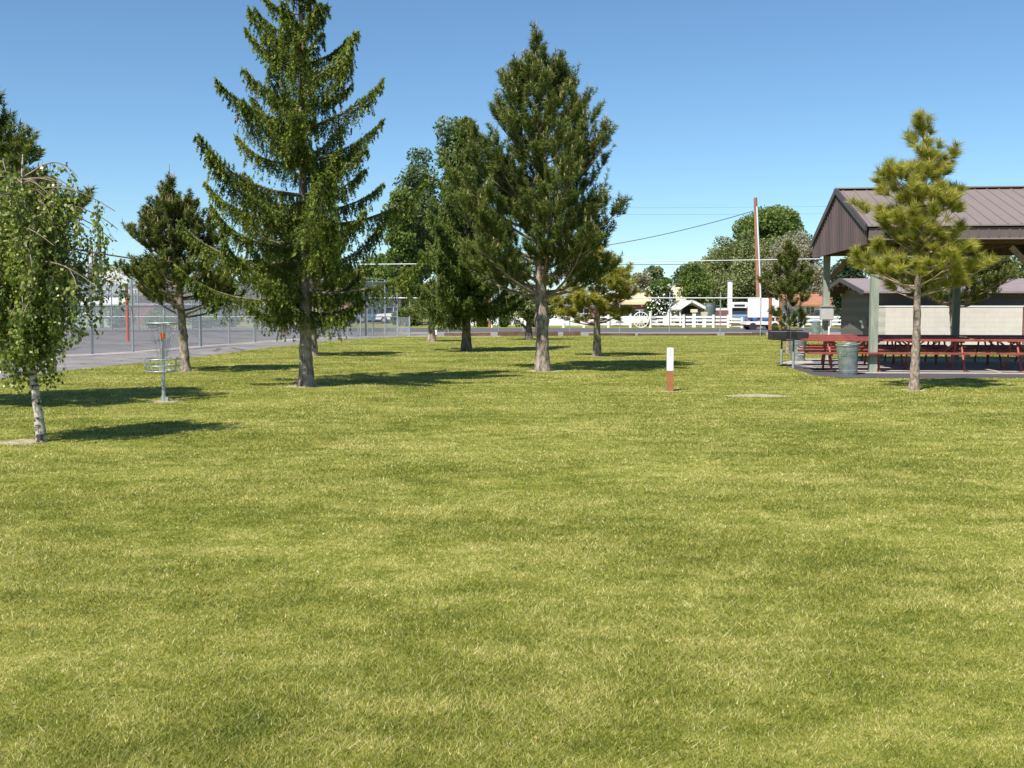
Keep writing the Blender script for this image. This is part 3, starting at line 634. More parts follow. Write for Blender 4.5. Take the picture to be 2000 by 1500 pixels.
# ------------------------------------------------------------------ picnic shelter
def pxy(p): return (p[0], p[1])
fp = G(1704, 730.5); RZ = R(-5.8); U = np.array([math.cos(RZ), math.sin(RZ)]); Vv = np.array([-math.sin(RZ), math.cos(RZ)])
def sh(u, v): q = fp[:2]+U*u+Vv*v; return q[0], q[1]
struct('shelter_pad', MB().slab(pad, 0.0, .038), 'pad')
struct('concrete_slab', MB().slab([sh(-.5, -.35), sh(16, -.35), sh(16, 6.9), sh(-.6, 6.9), sh(-1.6, 4.2)], .0, .052), 'concrete')
def shelter():
    t = thing('picnic_shelter', 'open picnic shelter with a brown metal gable roof on square timber posts', 'shelter', (0, 0, 0))
    t.location = (fp[0], fp[1], 0); t.rotation_euler = (0, 0, RZ); OFF[t.name] = np.zeros(3)
    W = 6.3; HP = 3.1; ZE = 3.5; ZR = 4.72; EV = .62; LEN = 16; GU = -.32
    for v in (0, W):
        for i in range(5):
            u = i*3.72; MB().b2(u-.09, u+.09, v-.09, v+.09, 0, HP).build('post', 'wood_green', t)
            if i < 5:
                for sg in (-1, 1):
                    if i == 0 and sg < 0: continue
                    MB().beam((u+sg*.09, v, 2.45), (u+sg*.62, v, 3.02), .09, .12).build('brace', 'wood', t)
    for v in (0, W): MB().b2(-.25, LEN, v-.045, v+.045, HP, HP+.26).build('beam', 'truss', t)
    mid = W/2
    for i in range(9):
        u = i*1.86 if i else -.2; s_ = -1
        m = MB().beam((u, -.45, 3.31), (u, mid, 4.55), .07, .2).beam((u, W+.45, 3.31), (u, mid, 4.55), .07, .2)
        m.b2(u-.04, u+.04, -.1, W+.1, 3.14, 3.30).beam((u, mid, 3.3), (u, mid, 4.45), .06, .1).beam((u, mid, 3.35), (u, mid-1.3, 4.0), .05, .09).beam((u, mid, 3.35), (u, mid+1.3, 4.0), .05, .09)
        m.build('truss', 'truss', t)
    def slope(sgn):
        v0, v1 = (-EV, mid) if sgn < 0 else (W+EV, mid); m = MB(); th_ = .03
        m.raw([(GU-.05, v0, ZE), (LEN, v0, ZE), (LEN, v1, ZR), (GU-.05, v1, ZR), (GU-.05, v0, ZE-th_), (LEN, v0, ZE-th_), (LEN, v1, ZR-th_), (GU-.05, v1, ZR-th_)],
              [(0, 1, 2, 3), (7, 6, 5, 4), (0, 4, 5, 1), (0, 3, 7, 4), (1, 5, 6, 2)])
        u = GU+.1
        while u < LEN:
            m.beam((u, v0, ZE+.012), (u, v1-.04*(1 if sgn < 0 else -1), ZR-.004), .03, .022)
            u += .305
        m.build('roof_panel', 'roof', t)
    slope(-1); slope(1)
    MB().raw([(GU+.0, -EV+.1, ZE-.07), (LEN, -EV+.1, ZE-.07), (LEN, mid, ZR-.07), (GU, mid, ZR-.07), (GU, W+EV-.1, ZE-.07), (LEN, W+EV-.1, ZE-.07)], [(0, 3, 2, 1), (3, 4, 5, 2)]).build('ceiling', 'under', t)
    MB().beam((GU-.07, mid-.09, ZR+.012), (LEN, mid-.09, ZR+.012), .22, .03).beam((GU-.07, mid+.09, ZR+.012), (LEN, mid+.09, ZR+.012), .22, .03).build('ridge_cap', 'roof', t)
    ZS = 3.06
    m = MB(); m.raw([(GU, -EV+.06, ZS), (GU, W+EV-.06, ZS), (GU, W+EV-.06, ZE-.06), (GU, mid, ZR-.05), (GU, -EV+.06, ZE-.06)], [(0, 1, 2, 3, 4)][:1])
    m.raw([(GU+.03, -EV+.06, ZS), (GU+.03, W+EV-.06, ZS), (GU+.03, W+EV-.06, ZE-.06), (GU+.03, mid, ZR-.05), (GU+.03, -EV+.06, ZE-.06)], [(4, 3, 2, 1, 0)])
    v = -EV+.2
    while v < W+EV-.1:
        ht = ZE-.06+(ZR-ZE)*min(1, (1-abs(v-mid)/(mid+EV))); m.beam((GU-.012, v, ZS), (GU-.012, v, ht-.06), .02, .03); v += .23
    m.build('gable_panel', 'siding', t)
    for sgn in (-1, 1):
        v0 = -EV if sgn < 0 else W+EV; MB().beam((GU-.04, v0-.02*(-sgn), ZE-.05), (GU-.04, mid, ZR-.03), .05, .16).build('bargeboard', 'trim', t)
        vf = -EV+.07 if sgn < 0 else W+EV-.07; m = MB().b2(GU+.04, LEN, vf-.012, vf+.012, 3.2, 3.44); u = GU+.2
        while u < LEN: m.b2(u-.02, u+.02, vf-.026, vf-.012, 3.22, 3.43) if sgn < 0 else None; u += .23
        m.build('eave_panel', 'siding', t); MB().b2(GU+.03, LEN, vf-.03, vf+.025, 3.165, 3.2).build('eave_trim', 'roof', t)
    return t
shelter()
bp_ = sh(0, 6.3)
t = thing('electric_box', 'pale grey electric box with a white conduit on the back left shelter post', 'electric box', (bp_[0], bp_[1]-.2, 1.2))
MB().box((bp_[0]-.03, bp_[1]-.19, 1.42), (.36, .18, .4)).box((bp_[0]-.03, bp_[1]-.21, 1.63), (.4, .24, .02)).box((bp_[0]-.03, bp_[1]-.287, 1.42), (.31, .012, .34)).build('cabinet', 'box', t)
MB().tube([(bp_[0]+.06, bp_[1]-.15, 1.22), (bp_[0]+.06, bp_[1]-.15, .05)], .028, 8).build('conduit', 'white', t)

# picnic tables
def make_table(loc, rz, label, L=2.3):
    t = thing('picnic_table', label, 'picnic table', (0, 0, 0), 'picnic tables under the shelter')
    mb = MB()
    for i in range(4): mb.box((0, -.285+i*.19, .745), (L, .18, .04))
    mb.build('tabletop', 'red', t)
    for s in (-1, 1):
        m = MB().box((0, s*.72-.08, .45), (L, .145, .04)).box((0, s*.72+.08, .45), (L, .145, .04)); m.build('bench', 'red', t)
    for sx in (-1, 1):
        x = sx*.56
        for s in (-1, 1):
            MB().tube([(x, s*.2, .71), (x, s*.58, .02)], .026, 8).tube([(x-.025, s*.58, .022), (x+.025, s*.58, .022)], .034, 8).build('leg', 'pinkleg', t)
            MB().tube([(x-sx*.04, s*.12, .71), (x-sx*.4, 0, .43)], .014, 6).build('brace', 'pinkleg', t)
        MB().beam((x+sx*.03, -.78, .405), (x+sx*.03, .78, .405), .04, .05).beam((x+sx*.03, -.33, .705), (x+sx*.03, .33, .705), .04, .04).build('crossbar', 'pinkleg', t)
    t.location = loc; t.rotation_euler = (0, 0, rz); t.data; return t
def tpos(u, v): q = sh(u, v); return (q[0], q[1], .052)
rows = [(.62, 'front'), (2.75, 'second'), (4.9, 'back')]; T0 = None
def ushift(xpx, Y): return Xa(xpx, Y)-fp[0]
u1 = ushift(1809, 27.3); us = {'front': [ushift(1652, 27.3), u1, u1+2.42, u1+4.84], 'second': [ushift(1640, 29.5)-.15, u1+.2, u1+2.65, u1+5.2], 'back': [ushift(1640, 31.6)-.4, u1+.5, u1+3.0, u1+5.5]}
PLACE = ['left of the shelter corner post', 'behind the young yellow pine', 'at the right edge of the photo', 'beyond the right edge']
for (v, rn) in rows:
    for k, u in enumerate(us[rn][:3]):
        rowtxt = {'front': 'in the front row', 'second': 'in the middle row', 'back': 'in the shaded back row'}[rn]
        lab = 'red picnic table %s, %s' % (rowtxt, PLACE[k])
        if T0 is None: T0 = make_table(tpos(u, v), RZ, lab)
        else: dup(T0, tpos(u, v), RZ+random.uniform(-.015, .015), lab)

# trash cans
def make_can(loc, tilt, label, h=.7, r0=.2, r1=.25):
    t = thing('trash_can', label, 'trash can', (0, 0, 0), 'metal trash cans by the shelter'); m = MB(); zs = np.linspace(0, h, 40); rr = r0+(r1-r0)*zs/h
    for zc in (.05, .09, .56, .6, h-.03): rr = rr+.008*np.exp(-((zs-zc)/.012)**2)
    n = 40; pts = [(0, 0, z) for z in zs]; m.tube(pts, rr, n); m.build('body', 'can', t)
    m = MB(); m.tube([((r1+.004)*math.cos(a), (r1+.004)*math.sin(a), h) for a in np.linspace(0, 6.283, 41)[:-1]], .013, 6, 0, True); m.build('rim', 'galv', t)
    m = MB(); m.cyl((0, 0), r1-.012, r1-.012, h+.001, h+.003, 30); m.build('inner_shade_disc', 'rubber', t)  # black disc on the capped body stands in for the can's shaded inside
    for s in (-1, 1):
        a = R(-90)+s*R(38) if s < 0 else R(70); c, s2 = math.cos(a), math.sin(a); rr_ = r1+.0; tx = np.array([-s2, c, 0]); o = np.array([c*rr_, s2*rr_, .52])
        MB().tube([o-tx*.06+[0, 0, .03], o-tx*.06+np.array([c, s2, 0])*.03, o+tx*.06+np.array([c, s2, 0])*.03, o+tx*.06+[0, 0, .03]], .006, 5).build('handle', 'galv', t)
    t.location = loc; t.rotation_euler = tilt; return t
c1 = G(1657, 734.5); can = make_can((c1[0], c1[1], .04), (R(1.5), R(-4), 0), 'dented galvanised trash can leaning to the left beside the shelter corner post')
c2 = G(1558, 708); o = dup(can, (c2[0], c2[1], .035), 1.2, 'upright trash can with a white emblem behind the charcoal grill'); o.rotation_euler = (0, 0, R(10))
mk = MB(); 
for a0 in (-.30, 0, .30):
    a = R(-90)+a0; rr = .2408
    mk.box((rr*math.cos(a), rr*math.sin(a), .43-abs(a0)*.08), (.09, .006, .022), rz=a+R(90), ry=R(20)*(1 if a0 > 0 else -1 if a0 < 0 else 0))
mk.box((.236*math.cos(R(-95)), .236*math.sin(R(-95)), .375), (.12, .006, .016), rz=R(-5)).box((.229*math.cos(R(-82)), .229*math.sin(R(-82)), .27), (.16, .006, .012), rz=R(8)).box((.222*math.cos(R(-90)), .222*math.sin(R(-90)), .2), (.17, .006, .012), rz=0)
e_ = mk.build('emblem', 'white'); e_.parent = o

# park grill
def grill():
    g1 = G(1526, 714.5); g2 = G(1549, 722); c = (g1+g2)/2; t = thing('charcoal_grill', 'black double charcoal grill on two galvanised pipe legs at the pad corner', 'grill', (c[0], c[1], 0))
    for g in (g1, g2):
        MB().cyl(g, .036, .036, 0, .46, 12).build('leg', 'galv', t); MB().cyl(g, .024, .024, .46, .76, 10).build('leg_pipe', 'black', t)
    z0 = .74
    for px0, px1, sg in ((1506, 1531, -1), (1551, 1575, 1)):
        Y = c[1]+.0; x0, x1 = Xa(px0, Y), Xa(px1, Y); d = .3; m = MB()
        m.b2(x0, x1, Y-d, Y-d+.012, z0, z0+.2).b2(x0, x1, Y+d-.012, Y+d, z0, z0+.25).b2(x0, x1, Y-d, Y+d, z0, z0+.01)
        m.b2(x0, x0+.01, Y-d+.013, Y+d-.013, z0+.011, z0+.2).b2(x1-.01, x1, Y-d+.013, Y+d-.013, z0+.011, z0+.2)
        m.build('firebox', 'black', t)
    x0, x1 = Xa(1532, c[1]), Xa(1550, c[1]); m = MB()
    for k in range(4): m.b2(x0, x1, c[1]-.29, c[1]-.275, z0+.04+k*.055, z0+.06+k*.055)
    m.b2(x0, x1, c[1]+.27, c[1]+.29, z0, z0+.27).b2(x0-.04, x1+.04, c[1]-.02, c[1]+.02, z0-.03, z0-.002); m.build('centre_rack', 'black', t)
    m = MB()
    for k in range(14): m.tube([(Xa(1508, c[1])+k*.066, c[1]-.27, z0+.215), (Xa(1508, c[1])+k*.066, c[1]+.27, z0+.215)], .006, 5)
    m.build('cooking_grate', 'galv', t)
grill()

# ------------------------------------------------------------------ restroom building and screen wall
def restroom():
    x0 = Xa(1713, 46); t = thing('restroom_building', 'low taupe block restroom with a pinkish gable roof behind the picnic shelter', 'building', (x0, 46, 0))
    XL = 20; D = 5; zw = 2.2; zr = 2.86; m = MB()
    m.b2(x0, x0+XL, 46, 46+D, 0, zw); m.raw([(x0, 46, zw), (x0, 46+D, zw), (x0, 46+D/2, zr-.1)], [(0, 2, 1)]); m.build('wall', 'greywall', t)
    ov = .7
    for s in (-1, 1):
        ye = 46-ov if s < 0 else 46+D+ov; ze = 2.42; m = MB(); xa, xb = x0-.8, x0+XL+.5; ym = 46+D/2
        m.raw([(xa, ye, ze-.16), (xb, ye, ze-.16), (xb, ym, zr), (xa, ym, zr), (xa, ye, ze-.24), (xb, ye, ze-.24), (xb, ym, zr-.08), (xa, ym, zr-.08)], [(0, 1, 2, 3), (7, 6, 5, 4), (0, 4, 5, 1), (0, 3, 7, 4), (1, 5, 6, 2)])
        m.build('roof', 'roof2', t); MB().beam((xa-.02, ye, ze-.22), (xa-.02, ym, zr-.06), .05, .18).build('bargeboard', 'trim', t)
        for k in range(4):
            q = (k+.5)/4; y = ye+(ym-ye)*q; z = ze-.34+(zr-ze+.14)*q; MB().b2(xa, x0, y-.06, y+.06, z-.08, z+.08).build('rafter_end', 'trim', t)
    yf = 46+1.3; m = MB().b2(x0-.25, x0-.002, yf-.15, yf+.15, .95, 1.03).b2(x0-.2, x0-.002, yf-.06, yf+.06, .7, .95).tube([(x0-.12, yf, 1.03), (x0-.12, yf, 1.12), (x0-.2, yf, 1.12)], .015, 6)
    m.build('drinking_tap', 'galv', t)
restroom()
xw = Xa(1730, 44.5); xe = Xa(1998, 44.5); t = thing('screen_wall', 'long cream block screen wall in front of the restroom building', 'wall', (xw, 44.5, 0)); zt = Za(597, 44.5)
MB().b2(xw, xe, 44.5, 44.7, 0, zt-.05).build('wall_face', 'block', t); MB().b2(xw, xw+.2, 44.702, 45.95, 0, zt-.052).build('return_wall', 'block', t)
MB().b2(xw-.02, xe+.02, 44.48, 44.72, zt-.048, zt).b2(xw-.02, xw+.22, 44.722, 45.97, zt-.05, zt-.002).build('coping', 'white', t)
t = thing('slatted_gate', 'brown gate with white slats at the right end of the cream block wall', 'gate', (xe+.1, 44.6, 0))
MB().b2(xe+.05, xe+1.0, 44.55, 44.6, .2, 1.7).build('panel', 'brick', t)
for k in range(4): MB().b2(xe+.1, xe+.95, 44.52, 44.548, .55+k*.14, .6+k*.14).build('slat', 'white', t)

# ------------------------------------------------------------------ chain link fences
def sheet(mb, p, q, z0, z1, uvs):
    L = math.dist(p[:2], q[:2]); mb.raw([(p[0], p[1], z0), (q[0], q[1], z0), (q[0], q[1], z1), (p[0], p[1], z1)], [(0, 1, 2, 3)]); uvs += [(0, z0), (L, z0), (L, z1), (0, z1)]
def fence(name, label, pts, h, rails, prad=.035, rrad=.022, mesh=True, tops=None, cat='fence', group='chain link fences around the court'):
    b0 = pts[0]; t = thing(name, label, cat, (b0[0], b0[1], 0), group)
    for i, p in enumerate(pts):
        hp = tops[i] if tops else h; MB().cyl(p, prad, prad, 0, hp+.04, 8).tube([(p[0], p[1], hp+.04), (p[0], p[1], hp+.09)], [prad*1.25, prad*.3], 8).build('post', 'galv', t)
    for z in rails:
        m = MB(); m.tube([(p[0], p[1], z) for p in (pts[0], pts[-1])] if len(pts) == 2 else [(p[0], p[1], z) for p in pts], rrad, 6); m.build('rail', 'galv', t)
    if mesh:
        m = MB(); uvs = []
        for p, q in zip(pts[:-1], pts[1:]): sheet(m, p, q, .03, h, uvs)
        m.build('chain_mesh', 'chain', t, uv=uvs)
    return t
P_ = lambda x, y: G(x, y)
fence('chain_link_fence', 'tall three metre chain link court fence behind the birch and disc golf basket', [P_(-60, 703), P_(0, 699.5), P_(90, 695.5), P_(181, 692), P_(260, 688), P_(322, 682.5), P_(391, 677)], 3.05, [3.05, 1.62], .04)
fence('chain_link_fence', 'lower court fence section with three tall posts between the round pine and the spruce', [P_(393, 676.8), P_(448, 671.5), P_(497, 668.5)], 1.5, [1.5, 1.03], .04, tops=[1.5, 3.2, 1.5])
fence('chain_link_fence', 'waist high court fence running from the spruce trunk towards the backstop', [P_(499, 668.3), P_(541, 665), P_(580, 662.5), P_(616, 660.5), P_(648, 659), P_(680, 657.6), P_(700, 656.5)], 1.05, [1.05], .035)
fy = 75; fx = lambda x: (Xa(x, fy), fy, 0)
fence('chain_link_fence', 'tall chain link fence along the far side of the court', [fx(x) for x in (-40, 25, 90, 155, 218, 270, 320, 375, 432, 509, 568, 625)], 3.2, [3.2, 1.8, .95], .04)
by = G(740, 654.5)[1]
bs = [(Xa(x, by+dy), by+dy, 0) for x, dy in ((704, -1.5), (728, -.5), (752, 0), (776, .6))]; hb = Za(551, by)
t = fence('backstop', 'tall grey chain link backstop at the end of the court', bs, hb, [hb, Za(600, by), 1.05, 2.1], .04, .03, tops=[Za(543, by), hb, hb, Za(541, by)])
MB().tube([(bs[0][0], bs[0][1], Za(543, by)), (bs[3][0], bs[3][1], Za(549, by))], .025, 6).build('sloping_rail', 'galv', t)
q0 = (Xa(714, by-2), by-2, 0); MB().cyl(q0, .05, .05, 0, Za(582, by-2), 8).build('post', 'pole_dark', t)
fence('chain_link_fence', 'waist high fence section joining the backstop to its end post near the road', [(bs[3][0], bs[3][1], 0), P_(800, 656)], 1.0, [1.0], .05)
ry = G(1200, 656.3)[1]; xs = [717, 800, 877, 974, 1022, 1113, 1211, 1308, 1407, 1486]
t = thing('rail_barrier', 'long thin pipe rail on slim posts along the far edge of the lawn', 'railing', (Xa(717, ry), ry, 0)); zr_ = Za(582, ry)
for x in xs: MB().cyl((Xa(x, ry), ry), .03, .03, 0, zr_+(.33 if x not in (717, 800, 1486) else 0), 8).build('post', 'galv', t)
MB().tube([(Xa(717, ry), ry-.05, zr_), (Xa(1486, ry), ry-.05, zr_)], .03, 8).build('rail', 'cable_white', t)
# timber kerbs
for (x0, x1, y, hh, lab) in ((868, 905, 657.5, .2, 'old timber curb left of the straight dark trunk'), (914, 958, 657.5, .22, 'old timber curb between the straight dark trunk and the small leafy tree'),
        (972, 1090, 657, .26, 'longest old timber curb, crossing behind the tallest pine trunk'), (1100, 1134, 656.8, .26, 'short old timber curb just right of the tallest pine trunk'),
        (1150, 1240, 656.6, .16, 'low weathered curb timber behind the golden pine trunk'), (1246, 1400, 656.4, .14, 'sunken long curb timber behind the marker post'),
        (1416, 1467, 656.2, .17, 'pale brown curb timber under the white sign board'), (1469, 1495, 656.1, .2, 'darkest short curb timber left of the charcoal grill')):
    p = G(x0, y); q = G(x1, y); o = MB().box(((p[0]+q[0])/2, p[1], hh/2), (abs(q[0]-p[0]), .22, hh), rz=random.uniform(-.004, .004)); o = o.build('curb_timber', 'railroad'); tag(o, lab, 'timber', 'timber curbs along the road')
p = G(795, 658); q = G(870, 658); struct('sand_strip', MB().slab([(p[0], p[1]-.4), (q[0]+3, q[1]-.4), (q[0]+3, q[1]+.8), (p[0], p[1]+.8)], 0, .035), 'soil')

# ------------------------------------------------------------------ basketball posts
def hoop(px_, py_, label, board=True, rot=0, top=2.6):
    b = G(px_, py_); t = thing('basketball_hoop', label, 'basketball hoop', (b[0], b[1], 0)); x, y = b[0], b[1]
    MB().cyl((x, y), .072, .072, 0, top, 14).build('pole', 'orange', t)
    if board:
        cx = x-.42; zc = Za(558, y)+.15; s = (Za(523, y)-zc); m = MB(); poly = []
        for a in np.linspace(0, math.pi, 25): poly.append((cx+.7*math.cos(a), zc+.15+(s-.15)*math.sin(a)))
        poly += [(cx-.68, zc-.02), (cx-.45, zc-.13), (cx-.22, zc-.12), (cx-.12, zc-.02), (cx+.12, zc-.02), (cx+.22, zc-.12), (cx+.45, zc-.13), (cx+.68, zc-.02)]
        MB().prism(poly[::-1], y-.5, y-.46).build('backboard', 'white', t)
        MB().beam((x, y, top-.1), (cx, y-.45, zc+.3), .08, .08).beam((x, y, top-.3), (cx, y-.45, zc+.05), .08, .08).build('arm', 'orange', t)
        MB().tube([(cx+.23*math.cos(a), y-.78+.23*math.sin(a), zc+.02) for a in np.linspace(0, 6.283, 21)[:-1]], .012, 6, 0, True).build('rim', 'orange', t)
    return t
hoop(250, 667, 'basketball hoop with a white fan shaped backboard on an orange pole', top=3.3)
t = hoop(554, 650, 'orange basketball pole seen edge on beside the spruce trunk', False, top=3.4); bq = G(554, 650)
MB().box((bq[0]-.16, bq[1], 1.05), (.14, .5, .66), ry=R(-8)).build('pad', 'white', t)
MB().box((bq[0]-.7, bq[1], 2.9), (.05, 1.3, .9)).build('backboard', 'white', t)
hoop(69, 668, 'orange basketball pole glimpsed through the birch leaves', False, top=2.6)

# ------------------------------------------------------------------ poles and cables
def pole(name, label, p, top, r0, m='pole', lean=(0, 0), arms=()):
    t = thing(name, label, 'utility pole', (p[0], p[1], 0)); q = (p[0]+lean[0], p[1]+lean[1], top)
    MB().tube([(p[0], p[1], 0), ((p[0]+q[0])/2, (p[1]+q[1])/2, top/2), q], [r0, r0*.85, r0*.7], 10).build('shaft', m, t)
    for z, hw in arms: MB().b2(q[0]-hw, q[0]+hw, q[1]-.06, q[1]+.06, z-.06, z+.06).build('crossarm', m, t)
    return t, q
Yp = 88; pb = (Xa(1484, Yp), Yp); zt_ = Za(386, Yp); t, q = pole('utility_pole', 'tall brown leaning utility pole with a white conduit behind the white sign board', pb, zt_, .2, lean=(Xa(1472, Yp)-Xa(1484, Yp), 0))
MB().tube([(pb[0]+.12, Yp-.2, 0), (pb[0]+.02-.25*(Xa(1484, Yp)-Xa(1472, Yp)), Yp-.2, zt_*.45), (q[0]+.1, Yp-.15, zt_*.93)], .07, 6).build('conduit', 'cable_white', t)
pole('utility_pole', 'dark utility pole left of the round pine behind the court', (Xa(198, 84), 84), Za(446, 84), .15, 'pole_dark', arms=((Za(494, 84), .45),))
pole('utility_pole', 'thin reddish pole, left one of a close pair behind the court', (Xa(174, 90), 90), Za(470, 90), .1, 'pole')
pole('utility_pole', 'thin reddish pole, right one of a close pair behind the court', (Xa(183, 91), 91), Za(480, 91), .1, 'pole')
pole('utility_pole', 'reddish brown pole in front of the white house', (Xa(957, 87), 87), Za(470, 87), .16, 'pole')
pole('white_pole', 'white square pole in front of the white house', (Xa(961, 86.5), 86.5), 3.4, .07, 'white')
def cable(label, p, q, sag, r_, m='cable'):
    n = 24; pts = [(p[0]+(q[0]-p[0])*s, p[1]+(q[1]-p[1])*s, p[2]+(q[2]-p[2])*s-sag*4*s*(1-s)) for s in np.linspace(0, 1, n)]
    tag(MB().tube(pts, r_, 5).build('overhead_cable', m), label, 'cable')
cable('thick white cable crossing the whole view above the backstop', A(60, 518, ry), A(1740, 503, ry), .12, .024, 'cable_white')
cable('dark cable just below the white one in the gap right of the tallest pine', A(900, 512, 90), A(1360, 516, 90), .1, .025)
cable('dark service cable curving up to the leaning utility pole', A(1000, 500, 95), A(1471, 412, Yp), .6, .03)
cable('faint upper power line high above the shelter gable', A(900, 404, 170), A(2100, 392, 170), .5, .013)
cable('faint lower power line above the shelter gable', A(900, 416, 172), A(2100, 408, 172), .5, .013)
cable('heavy dark cable from the dark utility pole into the round pine', A(60, 470, 84), A(480, 528, 90), .3, .06)
cable('lower thin cable behind the fan shaped backboard', A(100, 524, 92), A(420, 524, 92), .1, .03)

# ------------------------------------------------------------------ across the road: white rail fence, yard, vehicles, houses
rf = 86.0
def rail_fence(label, x0, x1, posts, name='white_rail_fence'):
    t = thing(name, label, 'fence', (Xa(x0, rf), rf, 0), 'white rail fences across the road'); X0, X1 = Xa(x0, rf), Xa(x1, rf)
    for z in (.76, .5, .2): MB().b2(X0, X1, rf-.02, rf+.02, z, z+.15).build('rail', 'white', t)
    for x in posts: xx = Xa(x, rf); MB().box((xx, rf-.09, .5), (.17, .13, 1.0)).box((xx, rf-.09, 1.01), (.2, .16, .03)).build('post', 'white', t)
    return t
rail_fence('white three rail fence right of the wagon wheel', 1273, 1424, (1335, 1393, 1422))
rail_fence('white rail fence behind the golden pine, left of the wagon wheel', 1062, 1232, (1062, 1100, 1140, 1188, 1231))
rail_fence('white rail fence between the sapling and the restroom building', 1568, 1668, (1568, 1620, 1666))
t = thing('gate_post', 'taller white gate post with a small house sign beside the wagon wheel', 'post', (Xa(1270, rf), rf, 0)); xx = Xa(1270, rf)
MB().box((xx, rf, .62), (.17, .17, 1.24)).box((xx, rf, 1.26), (.22, .22, .05)).build('shaft', 'white', t); MB().box((xx+.22, rf-.1, .82), (.42, .03, .2)).build('name_board', 'box', t)
t = thing('rail_fence_end', 'short turned back end of the white rail fence beside the blue pickup', 'fence', (Xa(1425, rf), rf, 0))
for z in (.62, .38, .12): MB().beam((Xa(1425, rf), rf, z+.07), (Xa(1436, rf), rf-2.5, z+.07), .04, .14).build('rail', 'white', t)
MB().box((Xa(1436, rf), rf-2.5, .42), (.14, .14, .84)).build('post', 'white', t)
def wagon_wheel():
    Y = rf-.2; r_ = .6; cx = Xa(1252, Y); z = r_+.02; t = thing('wagon_wheel', 'white spoked wagon wheel leaning in the gap of the rail fence', 'wagon wheel', (cx, Y, 0))
    MB().tube([(cx+r_*math.cos(a), Y, z+r_*math.sin(a)) for a in np.linspace(0, 6.283, 37)[:-1]], .04, 6, 0, True).build('rim', 'white', t)
    MB().tube([(cx, Y-.1, z), (cx, Y+.1, z)], .09, 12).build('hub', 'white', t)
    for a in np.linspace(0, 6.283, 15)[:-1]: MB().tube([(cx+.08*math.cos(a), Y, z+.08*math.sin(a)), (cx+r_*math.cos(a), Y, z+r_*math.sin(a))], .02, 5).build('spoke', 'white', t)
wagon_wheel()
def pb(x0, x1, y0, y1, Y, D, z0=None):      # box whose front face covers a pixel rectangle at depth Y
    zb = 0 if z0 is None else z0
    if z0 is None and y1: zb = max(0, Za(y1, Y))
    return Xa(x0, Y), Xa(x1, Y), Y, Y+D, zb, Za(y0, Y)
def house(label, x0, x1, ye, yr, Y, D, wallm, roofm, name='house', ridge='x', ov=.4, wins=(), doors=(), chim=None, trimm='white'):
    X0, X1 = Xa(x0, Y), Xa(x1, Y); ze = Za(ye, Y); zr = Za(yr, Y+D/2); t = thing(name, label, 'house', ((X0+X1)/2, Y, 0)); m = MB().b2(X0, X1, Y, Y+D, 0, ze)
    if ridge == 'x':
        for x in (X0, X1): m.raw([(x, Y, ze), (x, Y+D, ze), (x, Y+D/2, zr-.1)], [(0, 1, 2)])
    else: m.raw([(X0, Y, ze), (X1, Y, ze), ((X0+X1)/2, Y, zr-.1)], [(0, 1, 2)])
    m.build('wall', wallm, t)
    for s in (-1, 1):
        m = MB(); th_ = .14
        if ridge == 'x':
            ye_ = Y-ov if s < 0 else Y+D+ov; k = [(X0-ov, ye_, ze-.12), (X1+ov, ye_, ze-.12), (X1+ov, Y+D/2, zr), (X0-ov, Y+D/2, zr)]
        else:
            xe_ = X0-ov if s < 0 else X1+ov; k = [(xe_, Y-ov, ze-.12), (xe_, Y+D+ov, ze-.12), ((X0+X1)/2, Y+D+ov, zr), ((X0+X1)/2, Y-ov, zr)]
        m.raw(k+[(a, b, c-th_) for a, b, c in k], [(0, 1, 2, 3), (7, 6, 5, 4), (0, 4, 5, 1), (0, 3, 7, 4), (1, 5, 6, 2)]); m.build('roof', roofm, t)
    for (a, b, c, d) in wins:
        xa, xb, za, zb = Xa(a, Y), Xa(b, Y), Za(d, Y), Za(c, Y); f = MB().b2(xa-.08, xb+.08, Y-.05, Y-.003, zb, zb+.08).b2(xa-.08, xb+.08, Y-.05, Y-.003, za-.08, za).b2(xa-.08, xa, Y-.05, Y-.003, za, zb).b2(xb, xb+.08, Y-.05, Y-.003, za, zb)
        f.b2((xa+xb)/2-.04, (xa+xb)/2+.04, Y-.05, Y-.003, za, zb); w_ = f.build('window', trimm, t); MB().b2(xa, xb, Y-.02, Y-.004, za, zb).build('pane', 'glass', w_)
    for (a, b, c) in doors: MB().b2(Xa(a, Y), Xa(b, Y), Y-.04, Y-.003, 0.02, Za(c, Y)).build('door', 'brick', t)
    if chim: MB().b2(Xa(chim[0], Y+D/2), Xa(chim[1], Y+D/2), Y+D/2-.3, Y+D/2+.3, zr-.4, zr+.7).build('chimney', 'brick', t)
    return t
house('white house with dark windows behind the straight dark trunk', 878, 1044, 582, 562, 98, 9, 'white', 'greyroof', wins=((960, 972, 596, 617), (905, 920, 596, 612), (1002, 1016, 596, 612)), doors=((938, 946, 598),))
house('low white garage right of the tallest pine trunk', 1058, 1172, 592, 574, 97, 8, 'white', 'greyroof', name='garage', wins=((1130, 1150, 600, 612),), doors=((1153, 1165, 602),))
house('brown walled house with a pale yellow roof behind the golden pine', 1180, 1300, 590, 572, 112, 9, 'brick', 'tanroof', wins=((1210, 1228, 596, 610),))
house('white gabled house with a pale yellow roof behind the white blossom tree', 1282, 1374, 583, 561, 108, 9, 'white', 'tanroof', ridge='x', wins=((1300, 1314, 592, 606),), chim=(1298, 1302))
house('white house with an orange brown roof seen beside the restroom building', 1560, 1720, 592, 574, 98, 9, 'white', 'orangeroof', wins=((1616, 1630, 599, 614), (1633, 1646, 599, 614), (1575, 1590, 600, 614)), ov=.7)
